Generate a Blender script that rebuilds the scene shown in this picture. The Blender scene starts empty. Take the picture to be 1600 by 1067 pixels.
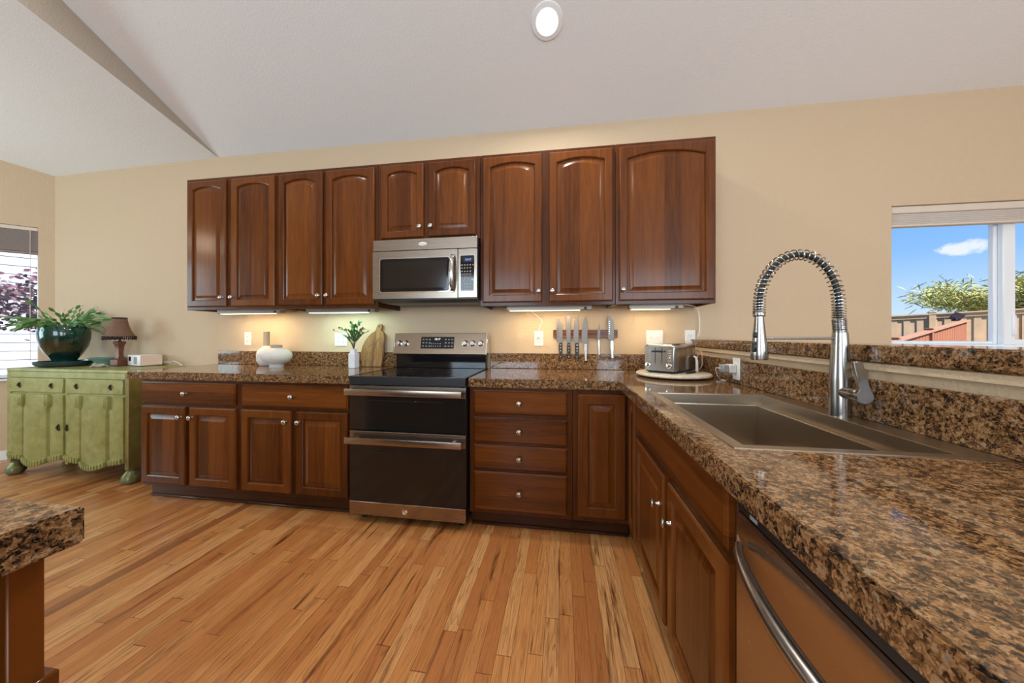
import bpy, bmesh, math, random
from mathutils import Vector, Matrix
random.seed(7)
PI = math.pi
SC = bpy.context.scene
COL = SC.collection

# ------------------------------------------------------------------ camera
cam_d = bpy.data.cameras.new('camera')
cam = bpy.data.objects.new('camera', cam_d)
COL.objects.link(cam)
cam.location = (1.3297, -2.5843, 1.1768)
cam.rotation_euler = (PI/2, 0, 0.1512)
cam_d.sensor_width = 36
cam_d.lens = 520.06*36/1600
cam_d.shift_y = -10/1600
cam_d.clip_start = 0.02
SC.camera = cam
SC.view_settings.view_transform = 'Standard'
SC.view_settings.look = 'None'
SC.view_settings.gamma = 1
SC.view_settings.exposure = 0.13
SC.view_settings.use_curve_mapping = False

# ------------------------------------------------------------------ node helper
class NT:
    def __init__(self, nt):
        self.t = nt
        nt.nodes.clear()
    def n(self, typ, **kw):
        x = self.t.nodes.new(typ)
        for k, v in kw.items():
            if k[0] == '_':
                setattr(x, k[1:], v)
        return x
    def link(self, a, b):
        self.t.links.new(a, b)
    def put(self, sock, v):
        if hasattr(v, 'is_output'):
            self.link(v, sock)
        elif v is not None:
            sock.default_value = v
    def m(self, op, a, b=None, c=None, clamp=False):
        x = self.n('ShaderNodeMath', _operation=op, _use_clamp=clamp)
        for i, v in enumerate((a, b, c)):
            if v is not None: self.put(x.inputs[i], v)
        return x.outputs[0]
    def vm(self, op, a, b=None):
        x = self.n('ShaderNodeVectorMath', _operation=op)
        for i, v in enumerate((a, b)):
            if v is not None: self.put(x.inputs[i], v)
        return x.outputs['Value'] if op in ('DOT_PRODUCT', 'LENGTH') else x.outputs[0]
    def xyz(self, x=0, y=0, z=0):
        c = self.n('ShaderNodeCombineXYZ')
        for i, v in enumerate((x, y, z)): self.put(c.inputs[i], v)
        return c.outputs[0]
    def sep(self, v):
        s = self.n('ShaderNodeSeparateXYZ'); self.link(v, s.inputs[0])
        return s.outputs[0], s.outputs[1], s.outputs[2]
    def white(self, v):
        w = self.n('ShaderNodeTexWhiteNoise', _noise_dimensions='3D'); self.link(v, w.inputs['Vector'])
        return w.outputs['Value']
    def noise(self, v, scale=5, detail=2, rough=.5, dist=0):
        x = self.n('ShaderNodeTexNoise'); self.put(x.inputs['Vector'], v)
        x.inputs['Scale'].default_value = scale; x.inputs['Detail'].default_value = detail
        x.inputs['Roughness'].default_value = rough; x.inputs['Distortion'].default_value = dist
        return x.outputs['Fac']
    def vor(self, v, scale, out='Color', feature='F1'):
        x = self.n('ShaderNodeTexVoronoi', _feature=feature); self.put(x.inputs['Vector'], v)
        x.inputs['Scale'].default_value = scale
        return x.outputs[out]
    def ramp(self, f, stops, interp='LINEAR'):
        r = self.n('ShaderNodeValToRGB'); self.put(r.inputs[0], f)
        cr = r.color_ramp; cr.interpolation = interp
        while len(cr.elements) < len(stops): cr.elements.new(.5)
        for e, (p, c) in zip(cr.elements, stops):
            e.position = p; e.color = (c[0], c[1], c[2], 1) if len(c) == 3 else c
        return r.outputs[0]
    def mix(self, f, a, b, mode='MIX'):
        x = self.n('ShaderNodeMix', _data_type='RGBA', _blend_type=mode)
        self.put(x.inputs[0], f)
        for i, v in ((6, a), (7, b)):
            if isinstance(v, tuple): v = (v[0], v[1], v[2], 1)
            self.put(x.inputs[i], v)
        return x.outputs[2]
    def bump(self, h, strength=.2, dist=.01):
        x = self.n('ShaderNodeBump'); self.link(h, x.inputs['Height'])
        x.inputs['Strength'].default_value = strength; x.inputs['Distance'].default_value = dist
        return x.outputs[0]
    def out(self, base, rough=.5, metal=0, normal=None, **kw):
        p = self.n('ShaderNodeBsdfPrincipled'); o = self.n('ShaderNodeOutputMaterial')
        self.link(p.outputs[0], o.inputs[0])
        if isinstance(base, tuple): base = (base[0], base[1], base[2], 1)
        self.put(p.inputs['Base Color'], base); self.put(p.inputs['Roughness'], rough); self.put(p.inputs['Metallic'], metal)
        if normal is not None: self.link(normal, p.inputs['Normal'])
        for k, v in kw.items(): self.put(p.inputs[k.replace('_', ' ')], v)
        return p

def mat(name):
    m = bpy.data.materials.new(name); m.use_nodes = True
    return m, NT(m.node_tree)

def srgb(r, g, b):
    f = lambda c: (c/255/12.92 if c/255 <= .04045 else ((c/255+.055)/1.055)**2.4)
    return (f(r), f(g), f(b))

# ------------------------------------------------------------------ world: clear sky and one small cloud
w = bpy.data.worlds.new('sky'); SC.world = w; w.use_nodes = True
T = NT(w.node_tree)
tc = T.n('ShaderNodeTexCoord')
dv = T.vm('NORMALIZE', tc.outputs['Generated'])
dx, dy, dz = T.sep(dv)
sky = T.ramp(dz, [(0.0, srgb(214, 232, 246)), (.06, srgb(190, 221, 248)), (.16, srgb(139, 190, 247)), (.28, srgb(112, 172, 240)), (1, srgb(60, 125, 215))])
cd = Vector((1.185, 1.191, .262)).normalized()
rt = Vector((cd.y, -cd.x, 0)).normalized(); up = rt.cross(cd)
a_ = T.m('DIVIDE', T.vm('DOT_PRODUCT', dv, tuple(rt)), .032)
b_ = T.m('DIVIDE', T.vm('DOT_PRODUCT', dv, tuple(up)), .012)
fr = T.m('GREATER_THAN', T.vm('DOT_PRODUCT', dv, tuple(cd)), 0)
nz = T.noise(dv, 60, 4, .6)
el = T.m('ADD', T.m('ADD', T.m('POWER', a_, 2), T.m('POWER', b_, 2)), T.m('MULTIPLY', T.m('SUBTRACT', nz, .5), 3.2))
cm = T.m('MULTIPLY', T.m('SUBTRACT', 1.25, el, clamp=True), fr)
skyc = T.mix(T.m('MULTIPLY', cm, .8), sky, srgb(244, 247, 252))
bg = T.n('ShaderNodeBackground'); T.link(skyc, bg.inputs[0]); bg.inputs[1].default_value = 1.0
wo = T.n('ShaderNodeOutputWorld'); T.link(bg.outputs[0], wo.inputs[0])

# ------------------------------------------------------------------ sun, and area lamps standing in for daylight from unseen windows
def sun(direction, strength, col=(1, .96, .9)):
    d = bpy.data.lights.new('sun', 'SUN'); d.energy = strength; d.angle = .009; d.color = col
    o = bpy.data.objects.new('sun', d); COL.objects.link(o)
    o.rotation_euler = Vector(direction).to_track_quat('-Z', 'Y').to_euler(); o.location = (3, -8, 9)
sun((-.45, .62, -.85), 12)

def area(name, loc, direction, sx, sy, power, col=(1, 1, 1), parent=None, shape='RECTANGLE', spread=PI):
    d = bpy.data.lights.new(name, 'AREA'); d.shape = shape; d.size = sx; d.size_y = sy; d.energy = power; d.color = col; d.spread = spread
    o = bpy.data.objects.new(name, d); COL.objects.link(o)
    o.location = loc; o.rotation_euler = Vector(direction).to_track_quat('-Z', 'Y').to_euler()
    if parent: o.parent = parent
    return o
# added area lamps before solid walls stand in for assumed windows and patio doors
area('rear_daylight_fill', (3.3, -5.9, 1.75), (0, 1, 0.12), 2.2, 1.9, 82, (.84, 1.05, 1.22))
area('rear_daylight_fill', (-.4, -5.9, 1.75), (0, 1, 0.12), 2.2, 1.9, 80, (.82, 1.05, 1.26))
area('right_daylight_fill', (5.9, -4.75, 1.3), (-1, .25, 0.1), 2.0, 2.1, 55, (.86, 1.05, 1.2))
area('left_daylight_fill', (-4.8, -2.2, 1.6), (1, .12, 0), 1.4, 1.5, 42, (.72, 1.06, 1.2))

# ------------------------------------------------------------------ materials
M = {}
def simple(name, col, rough=.5, metal=0, **kw):
    m, t = mat(name); t.out(col, rough, metal, **kw); M[name] = m; return m
def noisy(name, col, rough=.5, metal=0, amt=.15, scale=12, bump=0, bscale=200, **kw):
    m, t = mat(name)
    co = t.n('ShaderNodeTexCoord').outputs['Object']
    f = t.noise(co, scale, 4, .6)
    d = tuple(c*(1-amt) for c in col); l = tuple(min(1, c*(1+amt)) for c in col)
    c = t.ramp(f, [(.3, d), (.7, l)])
    nr = t.bump(t.noise(co, bscale, 2), bump, .002) if bump else None
    t.out(c, rough, metal, nr, **kw); M[name] = m; return m

def wood(name, along, stave=0.0, cols=None, rough=.3):
    m, t = mat(name)
    co = t.n('ShaderNodeTexCoord').outputs['Object']
    rnd = t.n('ShaderNodeObjectInfo').outputs['Random']
    x, y, z = t.sep(co)
    if along == 'x': g, a = x, z
    elif along == 'y': g, a = y, x
    else: g, a = z, x
    off = t.m('MULTIPLY', rnd, 37.0)
    if stave:
        st = t.m('FLOOR', t.m('ADD', t.m('DIVIDE', a, stave), t.m('MULTIPLY', rnd, 3.7)))
        sv = t.white(t.xyz(st, off, 3))
    else:
        st = 0.0
        sv = t.white(t.xyz(rnd, off, 5))
    p = t.xyz(t.m('MULTIPLY', a, 16), t.m('ADD', t.m('MULTIPLY', g, 1.1), t.m('ADD', off, t.m('MULTIPLY', st, 5.3))), t.m('MULTIPLY', y, 6))
    g1 = t.noise(p, 2.2, 5, .6, .8)
    p2 = t.xyz(t.m('MULTIPLY', a, 260), t.m('ADD', t.m('MULTIPLY', g, 9), off), y)
    g2 = t.noise(p2, 1, 3, .6)
    f = t.m('ADD', t.m('ADD', t.m('MULTIPLY', g1, .50), t.m('MULTIPLY', g2, .26)), t.m('MULTIPLY', sv, .24))
    cols = cols or [(.30, srgb(66, 31, 8)), (.46, srgb(92, 47, 14)), (.62, srgb(110, 59, 19)), (.84, srgb(132, 78, 30))]
    t.out(t.ramp(f, cols), rough, 0, t.bump(g2, .04, .001), Coat_Weight=.38, Coat_Roughness=.17, Specular_IOR_Level=.1)
    M[name] = m; return m
wood('wood_frame', 'z'); wood('wood_rail', 'x', .07); wood('wood_panel', 'z', .105)
DK = [(.30, srgb(54, 25, 8)), (.48, srgb(76, 37, 12)), (.62, srgb(90, 46, 16)), (.82, srgb(106, 58, 22))]
wood('wood_body', 'z', 0, DK, .35); wood('wood_kick', 'x', 0, [(.3, srgb(50, 27, 16)), (.7, srgb(84, 48, 28))], .4)
wood('wood_board', 'z', 0, [(.25, srgb(92, 60, 34)), (.42, srgb(160, 120, 78)), (.6, srgb(190, 152, 104)), (.85, srgb(206, 174, 128))], .55)
wood('wood_strip', 'x', .05, [(.3, srgb(66, 34, 22)), (.55, srgb(120, 70, 42)), (.85, srgb(160, 100, 62))], .4)

def floor_mat():
    m, t = mat('oak_floor')
    co = t.n('ShaderNodeTexCoord').outputs['Object']
    x, y, z = t.sep(co)
    W = .0572
    xr = t.m('DIVIDE', x, W); row = t.m('FLOOR', xr); fx = t.m('FRACT', xr)
    r1 = t.white(t.xyz(row, 1.3, 0)); r2 = t.white(t.xyz(row, 7.7, 2))
    yl = t.m('ADD', t.m('DIVIDE', y, t.m('ADD', .55, t.m('MULTIPLY', r2, .6))), t.m('MULTIPLY', r1, 11))
    colm = t.m('FLOOR', yl); fy = t.m('FRACT', yl)
    idv = t.white(t.xyz(row, colm, 4)); id2 = t.white(t.xyz(row, colm, 9))
    off = t.m('MULTIPLY', idv, 91)
    # figure: long stretched rings
    p = t.xyz(t.m('ADD', t.m('MULTIPLY', x, 14), off), t.m('ADD', t.m('MULTIPLY', y, 1.0), off), 0)
    base = t.noise(p, 1.0, 3, .55, .6)
    rings = t.m('FRACT', t.m('MULTIPLY', base, 11))
    ringd = t.m('POWER', rings, 4)
    p2 = t.xyz(t.m('MULTIPLY', x, 420), t.m('ADD', t.m('MULTIPLY', y, 9), off), 0)
    fine = t.noise(p2, 1, 2, .6)
    p3 = t.xyz(t.m('ADD', t.m('MULTIPLY', x, 30), off), t.m('ADD', t.m('MULTIPLY', y, 2.0), off), 5)
    strk = t.noise(p3, 1, 4, .65, .5)
    tone = t.ramp(idv, [(0, srgb(206, 141, 82)), (.2, srgb(190, 122, 66)), (.36, srgb(212, 152, 94)), (.52, srgb(199, 133, 76)), (.68, srgb(216, 159, 102)), (.82, srgb(182, 114, 62)), (.955, srgb(150, 92, 52))], 'CONSTANT')
    c = t.mix(t.m('MULTIPLY', ringd, t.m('ADD', .12, t.m('MULTIPLY', id2, .55))), tone, srgb(120, 68, 34))
    c = t.mix(t.m('MULTIPLY', t.m('SUBTRACT', .58, fine, clamp=True), 2.2), c, srgb(136, 84, 48))
    c = t.mix(t.m('MULTIPLY', t.m('SUBTRACT', strk, .555, clamp=True), 7, clamp=True), c, srgb(98, 52, 26))
    gx = t.m('MINIMUM', fx, t.m('SUBTRACT', 1, fx))
    gl = t.m('LESS_THAN', gx, .015)
    ge = t.m('LESS_THAN', t.m('MINIMUM', fy, t.m('SUBTRACT', 1, fy)), .0016)
    gap = t.m('MAXIMUM', gl, ge)
    c = t.mix(t.m('MULTIPLY', gap, .75), c, srgb(84, 44, 22))
    rg = t.m('ADD', .24, t.m('MULTIPLY', fine, .14))
    t.out(c, rg, 0, t.bump(t.m('SUBTRACT', t.m('MULTIPLY', fine, .3), gap), .12, .001))
    M['oak_floor'] = m
floor_mat()

def granite(name, tile=True, k=1.0):
    m, t = mat(name)
    co = t.n('ShaderNodeTexCoord').outputs['Object']
    warp = t.n('ShaderNodeTexNoise'); t.link(co, warp.inputs['Vector']); warp.inputs['Scale'].default_value = 120
    wv = t.vm('ADD', co, t.vm('MULTIPLY', warp.outputs['Color'], (.012, .012, .012)))
    v1 = t.n('ShaderNodeTexVoronoi'); t.link(wv, v1.inputs['Vector']); v1.inputs['Scale'].default_value = 300
    cr, cg, cb = t.sep(v1.outputs['Color'])
    v2 = t.n('ShaderNodeTexVoronoi'); t.link(wv, v2.inputs['Vector']); v2.inputs['Scale'].default_value = 130
    dr, dg, db = t.sep(v2.outputs['Color'])
    big = t.noise(co, 45, 4, .65)
    f = t.m('ADD', t.m('ADD', t.m('MULTIPLY', cr, .30), t.m('MULTIPLY', dr, .30)), t.m('MULTIPLY', big, .72))
    c = t.ramp(f, [(.42, srgb(24, 20, 18)), (.52, srgb(54, 41, 31)), (.63, srgb(102, 72, 45)), (.76, srgb(138, 99, 63)), (.88, srgb(164, 128, 92)), (.97, srgb(130, 120, 108))])
    if tile:
        x, y, z = t.sep(co)
        def gl(s, o):
            fr_ = t.m('FRACT', t.m('DIVIDE', t.m('ADD', s, o), .3065))
            return t.m('LESS_THAN', t.m('MINIMUM', fr_, t.m('SUBTRACT', 1, fr_)), .0045)
        c = t.mix(t.m('MULTIPLY', t.m('MAXIMUM', gl(x, 8.04), gl(y, 7.7)), .55), c, srgb(122, 100, 76))
    t.out(c, .07, 0, None, Specular_IOR_Level=.55)
    M[name] = m
granite('granite_tile'); granite('granite_plain', False)

def paint(name, col, bump=.25, scale=170):
    m, t = mat(name)
    co = t.n('ShaderNodeTexCoord').outputs['Object']
    h = t.noise(co, scale, 3, .55)
    t.out(col, .75, 0, t.bump(h, bump, .008)); M[name] = m
paint('wall_paint', srgb(205, 180, 149), .5, 90)
paint('gable_paint', srgb(180, 167, 152), .4, 75)
paint('ceiling_paint', srgb(228, 225, 222), .3, 110)
simple('trim_white', srgb(236, 236, 236), .4)
simple('vinyl_white', srgb(240, 243, 246), .35)

def steel(name, col, rough, stretch=(1, 1, 1), bump=.03):
    m, t = mat(name)
    co = t.n('ShaderNodeTexCoord').outputs['Object']
    mp = t.n('ShaderNodeMapping'); t.link(co, mp.inputs[0]); mp.inputs['Scale'].default_value = stretch
    f = t.noise(mp.outputs[0], 1, 3, .6)
    r = t.m('ADD', rough-.05, t.m('MULTIPLY', f, .12))
    t.out(col, r, 1, t.bump(f, bump, .001)); M[name] = m
steel('steel_console', (.36, .275, .20), .3, (6, 6, 700))  # brown reflection of the floor is put into this steel's base tint
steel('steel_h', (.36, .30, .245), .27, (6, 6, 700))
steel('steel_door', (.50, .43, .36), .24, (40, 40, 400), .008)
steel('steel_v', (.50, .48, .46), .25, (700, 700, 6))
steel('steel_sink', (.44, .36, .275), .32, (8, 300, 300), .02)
steel('nickel', (.47, .45, .43), .24, (60, 60, 60), .01)
steel('steel_faucet', (.42, .41, .40), .22, (500, 500, 8), .02)
steel('blade', (.20, .178, .16), .42, (300, 300, 8), .02)
simple('chrome', (.82, .82, .82), .1, 1)
simple('black_glass', (.006, .006, .007), .06, Specular_IOR_Level=.5)
simple('oven_glass', (.012, .011, .010), .09)
simple('oven_window', (.014, .011, .009), .12)
simple('black_plastic', (.012, .012, .013), .35)
simple('dark_rubber', (.02, .02, .02), .6)
simple('white_plastic', srgb(228, 225, 220), .35)
simple('grey_plastic', srgb(150, 150, 150), .4)
simple('grey_metal', srgb(160, 150, 138), .4, .6)
noisy('vase_clay', srgb(206, 198, 192), .7, 0, .05, 30, .1, 300)
noisy('vase_neck', srgb(160, 145, 128), .75, 0, .06, 30)
noisy('ribbed_white', srgb(226, 226, 230), .45, 0, .03, 30)
noisy('tray_stone', srgb(214, 198, 176), .3, 0, .18, 60)
noisy('olive_leaf', srgb(78, 118, 70), .45, 0, .35, 25)
noisy('cactus_leaf', srgb(98, 142, 80), .36, 0, .5, 18)
simple('stem_brown', srgb(92, 78, 56), .7)
simple('olive_fruit', srgb(40, 30, 34), .35)
noisy('pine_needle', srgb(164, 164, 96), .8, 0, .35, 2)
noisy('pine_bark', srgb(90, 72, 60), .9, 0, .2, 4)
noisy('purple_leaf', srgb(82, 50, 64), .6, 0, .4, 3)
noisy('purple_bark', srgb(120, 98, 104), .8, 0, .2, 6)
noisy('fence_grey', srgb(180, 154, 124), .85, 0, .16, 2.2)
noisy('fence_red', srgb(134, 82, 58), .8, 0, .12, 2.5)
noisy('fence_cap_red', srgb(148, 108, 86), .8, 0, .1, 3)
noisy('dry_grass', srgb(110, 104, 76), .95, 0, .25, 1.5)
noisy('siding_white', srgb(172, 177, 190), .6, 0, .02, 2)
simple('solar_panel', srgb(40, 44, 70), .25)
noisy('lamp_fabric', srgb(118, 88, 70), .8, 0, .12, 40, .3, 500)
noisy('lamp_fringe', srgb(44, 34, 30), .8, 0, .3, 60)
noisy('lamp_bronze', srgb(112, 70, 54), .4, .35, .2, 40)
noisy('teal_glaze', srgb(34, 60, 66), .2, 0, .2, 20, Coat_Weight=.5)
noisy('pale_teal', srgb(120, 158, 150), .3, 0, .15, 20)
simple('device_white', srgb(232, 226, 226), .4)
simple('device_pink', srgb(224, 196, 180), .45)
noisy('shell_grey', srgb(172, 164, 150), .7, 0, .25, 60)
simple('shade_fabric', srgb(196, 184, 174), .85)
simple('shade_rail', srgb(214, 200, 184), .5)
simple('blind_taupe', srgb(136, 122, 116), .7)
simple('brass_dark', srgb(70, 56, 38), .35, .8)
simple('wire_brown', srgb(120, 88, 50), .5)
def glaze():
    m, t = mat('green_glaze')
    co = t.n('ShaderNodeTexCoord').outputs['Object']
    x, y, z = t.sep(co)
    ang = t.m('ARCTAN2', y, x)
    drip = t.noise(t.xyz(t.m('MULTIPLY', ang, 9), t.m('MULTIPLY', z, 3), 0), 1.6, 3)
    zz = t.m('ADD', z, t.m('MULTIPLY', t.m('SUBTRACT', drip, .5), .11))
    c = t.ramp(t.m('DIVIDE', zz, .3), [(.05, srgb(8, 40, 38)), (.28, srgb(6, 44, 38)), (.38, srgb(50, 48, 26)), (.62, srgb(36, 44, 24)), (.76, srgb(6, 54, 44)), (1, srgb(14, 70, 56))])
    t.out(c, .12, 0, None, Coat_Weight=.6, Coat_Roughness=.05); M['green_glaze'] = m
glaze()
def greenpaint():
    m, t = mat('sideboard_green')
    co = t.n('ShaderNodeTexCoord').outputs['Object']
    f = t.noise(co, 14, 5, .65)
    c = t.ramp(f, [(.3, srgb(138, 136, 78)), (.55, srgb(158, 156, 95)), (.75, srgb(174, 171, 114))])
    t.out(c, .36, .25); M['sideboard_green'] = m
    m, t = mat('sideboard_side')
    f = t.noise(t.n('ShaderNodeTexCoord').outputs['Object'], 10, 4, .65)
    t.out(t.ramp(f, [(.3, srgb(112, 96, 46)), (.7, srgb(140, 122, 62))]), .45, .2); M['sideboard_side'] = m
    m, t = mat('foot_verdigris')
    f = t.noise(t.n('ShaderNodeTexCoord').outputs['Object'], 22, 4, .7)
    t.out(t.ramp(f, [(.3, srgb(84, 84, 44)), (.5, srgb(128, 128, 78)), (.65, srgb(120, 142, 128)), (.8, srgb(170, 168, 120))]), .35, .4); M['foot_verdigris'] = m
greenpaint()
def emit(name, col, s):
    m, t = mat(name)
    e = t.n('ShaderNodeEmission'); e.inputs[0].default_value = (col[0], col[1], col[2], 1); e.inputs[1].default_value = s
    o = t.n('ShaderNodeOutputMaterial'); t.link(e.outputs[0], o.inputs[0]); M[name] = m
emit('lens_warm', (1, .84, .55), 3.0); emit('lens_cool', (.75, 1, .9), 3.0); emit('can_glow', (1, .96, .88), 6); emit('globe_glow', (1, .84, .62), 15)
emit('display_blue', (.35, .55, 1), 1.2); emit('display_white', (.85, .92, 1), 1.4)
simple('print_grey', srgb(170, 170, 172), .5)
simple('display_dark', (.01, .02, .08), .15)
def pane():
    m, t = mat('window_glass')
    tr = t.n('ShaderNodeBsdfTransparent'); gl = t.n('ShaderNodeBsdfGlossy'); gl.inputs['Roughness'].default_value = .0
    lw = t.n('ShaderNodeLayerWeight'); lw.inputs[0].default_value = .5
    fac = t.m('ADD', .004, t.m('MULTIPLY', t.m('POWER', lw.outputs['Facing'], 5), .12))
    mx = t.n('ShaderNodeMixShader'); t.link(fac, mx.inputs[0]); t.link(tr.outputs[0], mx.inputs[1]); t.link(gl.outputs[0], mx.inputs[2])
    o = t.n('ShaderNodeOutputMaterial'); t.link(mx.outputs[0], o.inputs[0]); M['window_glass'] = m
pane()

# ------------------------------------------------------------------ mesh builder
class MB:
    def __init__(self): self.bm = bmesh.new()
    def add(self, verts, faces, Mx=None):
        vs = [self.bm.verts.new((Mx @ Vector(v)) if Mx else v) for v in verts]
        for f in faces:
            try: self.bm.faces.new([vs[i] for i in f])
            except ValueError: pass
        return self
    def box(self, x0, x1, y0, y1, z0, z1, bev=0, Mx=None, seg=1):
        t = bmesh.new()
        bmesh.ops.create_cube(t, size=1, matrix=Matrix.Translation(((x0+x1)/2, (y0+y1)/2, (z0+z1)/2)) @ Matrix.Diagonal((abs(x1-x0), abs(y1-y0), abs(z1-z0), 1)))
        if bev: bmesh.ops.bevel(t, geom=t.edges[:], offset=bev, segments=seg, affect='EDGES', profile=.5)
        return self.merge(t, Mx)
    def merge(self, t, Mx=None):
        if Mx: bmesh.ops.transform(t, matrix=Mx, verts=t.verts)
        me = bpy.data.meshes.new('tmp'); t.to_mesh(me); t.free(); self.bm.from_mesh(me); bpy.data.meshes.remove(me)
        return self
    def loops(self, L, cap0=True, cap1=True, closed=True, Mx=None):
        n = len(L[0]); V = [v for l in L for v in l]; F = []
        for i in range(len(L)-1):
            for j in range(n if closed else n-1):
                k = (j+1) % n
                F.append((i*n+j, i*n+k, (i+1)*n+k, (i+1)*n+j))
        if cap0: F.append(tuple(range(n)))
        if cap1: F.append(tuple((len(L)-1)*n+i for i in range(n)))
        return self.add(V, F, Mx)
    def lathe(self, prof, n=32, Mx=None, lobes=0, amp=0, sx=1, sy=1, caps=True):
        L = []
        for r, z in prof:
            l = []
            for i in range(n):
                a = 2*PI*i/n
                rr = max(r, 1e-5)*(1+amp*abs(math.cos(lobes*a/2)) if lobes else 1)
                l.append((rr*math.cos(a)*sx, rr*math.sin(a)*sy, z))
            L.append(l)
        return self.loops(L, caps and prof[0][0] > 6e-4, caps and prof[-1][0] > 6e-4, True, Mx)
    def tube(self, pts, r, n=8, cap=True):
        P = [Vector(p) for p in pts]; L = []; up = None
        for i, p in enumerate(P):
            t = (P[min(i+1, len(P)-1)]-P[max(i-1, 0)]).normalized()
            if up is None:
                up = Vector((0, 0, 1)) if abs(t.z) < .9 else Vector((1, 0, 0))
            s = t.cross(up)
            if s.length < 1e-6: s = t.orthogonal()
            s.normalize(); up = s.cross(t).normalized()
            rr = r[i] if isinstance(r, (list, tuple)) else r
            L.append([p+s*rr*math.cos(2*PI*k/n)+up*rr*math.sin(2*PI*k/n) for k in range(n)])
        return self.loops(L, cap, cap)
    def prism(self, poly, y0, y1, Mx=None, bev=0):
        t = bmesh.new()
        a = [t.verts.new((p[0], y0, p[1])) for p in poly]; b = [t.verts.new((p[0], y1, p[1])) for p in poly]
        n = len(poly)
        t.faces.new(a); t.faces.new(b[::-1])
        for i in range(n): t.faces.new((a[i], b[i], b[(i+1) % n], a[(i+1) % n]))
        bmesh.ops.recalc_face_normals(t, faces=t.faces)
        if bev: bmesh.ops.bevel(t, geom=[e for e in t.edges if e.calc_face_angle(0) > .6], offset=bev, segments=1, affect='EDGES')
        return self.merge(t, Mx)
    def cells(self, xs, ys, keep, z0, z1, bev=.004):
        t = bmesh.new(); V = {}
        def v(i, j, z):
            k = (i, j, z)
            if k not in V: V[k] = t.verts.new((xs[i], ys[j], z))
            return V[k]
        nx, ny = len(xs)-1, len(ys)-1
        K = lambda i, j: 0 <= i < nx and 0 <= j < ny and keep(i, j)
        for i in range(nx):
            for j in range(ny):
                if not K(i, j): continue
                t.faces.new((v(i, j, z1), v(i+1, j, z1), v(i+1, j+1, z1), v(i, j+1, z1)))
                t.faces.new((v(i, j, z0), v(i, j+1, z0), v(i+1, j+1, z0), v(i+1, j, z0)))
                for di, dj, a, b in ((0, -1, (i, j), (i+1, j)), (1, 0, (i+1, j), (i+1, j+1)), (0, 1, (i+1, j+1), (i, j+1)), (-1, 0, (i, j+1), (i, j))):
                    if not K(i+di, j+dj): t.faces.new((v(*a, z0), v(*b, z0), v(*b, z1), v(*a, z1)))
        bmesh.ops.recalc_face_normals(t, faces=t.faces)
        bmesh.ops.dissolve_limit(t, angle_limit=.01, verts=t.verts, edges=t.edges)
        if bev:
            bmesh.ops.bevel(t, geom=[e for e in t.edges if e.calc_face_angle(0) > .6], offset=bev, segments=2, affect='EDGES')
        return self.merge(t)
    def build(self, name, m, parent=None, loc=(0, 0, 0), rot=(0, 0, 0), smooth=40):
        bmesh.ops.recalc_face_normals(self.bm, faces=self.bm.faces)
        me = bpy.data.meshes.new(name); self.bm.to_mesh(me); self.bm.free()
        me.materials.append(M[m] if isinstance(m, str) else m)
        if smooth:
            for p in me.polygons: p.use_smooth = True
            me.set_sharp_from_angle(angle=math.radians(smooth))
        o = bpy.data.objects.new(name, me); COL.objects.link(o)
        o.location = loc; o.rotation_euler = rot
        if parent: o.parent = parent
        return o

def tag(o, label=None, cat=None, group=None, kind=None):
    if label: o['label'] = label
    if cat: o['category'] = cat
    if group: o['group'] = group
    if kind: o['kind'] = kind
    return o
def thing(name, label, cat, loc=(0, 0, 0), rz=0, group=None):
    o = bpy.data.objects.new(name, None); COL.objects.link(o)
    o.location = loc; o.rotation_euler = (0, 0, rz); o.empty_display_size = .1
    return tag(o, label, cat, group)
def copy_part(src, parent, loc=None):
    c = src.copy(); COL.objects.link(c); c.parent = parent
    if loc is not None: c.location = loc
    return c
def text(name, s, size, m, parent, loc, rot=(PI/2, 0, 0), depth=.0004):
    cu = bpy.data.curves.new('txt', 'FONT'); cu.body = s; cu.size = size; cu.extrude = depth
    cu.align_x = 'CENTER'; cu.align_y = 'CENTER'
    o = bpy.data.objects.new('txt', cu); COL.objects.link(o)
    bpy.context.view_layer.update()
    me = bpy.data.meshes.new_from_object(o.evaluated_get(bpy.context.evaluated_depsgraph_get()))
    bpy.data.objects.remove(o); bpy.data.curves.remove(cu)
    me.name = name; me.materials.clear(); me.materials.append(M[m])
    r = bpy.data.objects.new(name, me); COL.objects.link(r); r.parent = parent; r.location = loc; r.rotation_euler = rot
    return r

# ------------------------------------------------------------------ the room
ZW = 2.765
CL, GX, XR, YR, YM = -3.655, -1.76, 6.0, -6.0, -3.2
BW = -4.9                         # outer wall of the bay
BY = CL-BW                        # length of the 45 degree wall in y
def zl(y): return 2.775 + .28*min(-y, -YM) - .28*max(0, -y+YM)
def zr(y): return 2.785 + .50*min(-y, -YM) - .50*max(0, -y+YM)
tag(MB().add([(BW-.1, YR, 0), (XR, YR, 0), (XR, .0, 0), (CL, 0, 0), (BW-.1, -BY, 0), (BW-.1, YR, -.05), (XR, YR, -.05), (XR, 0, -.05), (CL, 0, -.05), (BW-.1, -BY, -.05)],
     [(0, 1, 2, 3, 4), (9, 8, 7, 6, 5), (0, 5, 6, 1), (1, 6, 7, 2), (2, 7, 8, 3), (3, 8, 9, 4), (4, 9, 5, 0)]).build('floor', 'oak_floor', smooth=0), kind='structure')
W1 = (3.505, 5.0, 1.085, 2.04)     # opening of the window beyond the peninsula
b = MB()
def wallp(b, x0, x1, za, zb_, ta=None, tb=None):
    ta = zb_ if ta is None else ta; tb = zb_ if tb is None else tb
    b.loops([[(x0, 0, za), (x1, 0, za), (x1, 0, tb), (x0, 0, ta)], [(x0, .14, za), (x1, .14, za), (x1, .14, tb), (x0, .14, ta)]])
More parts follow.
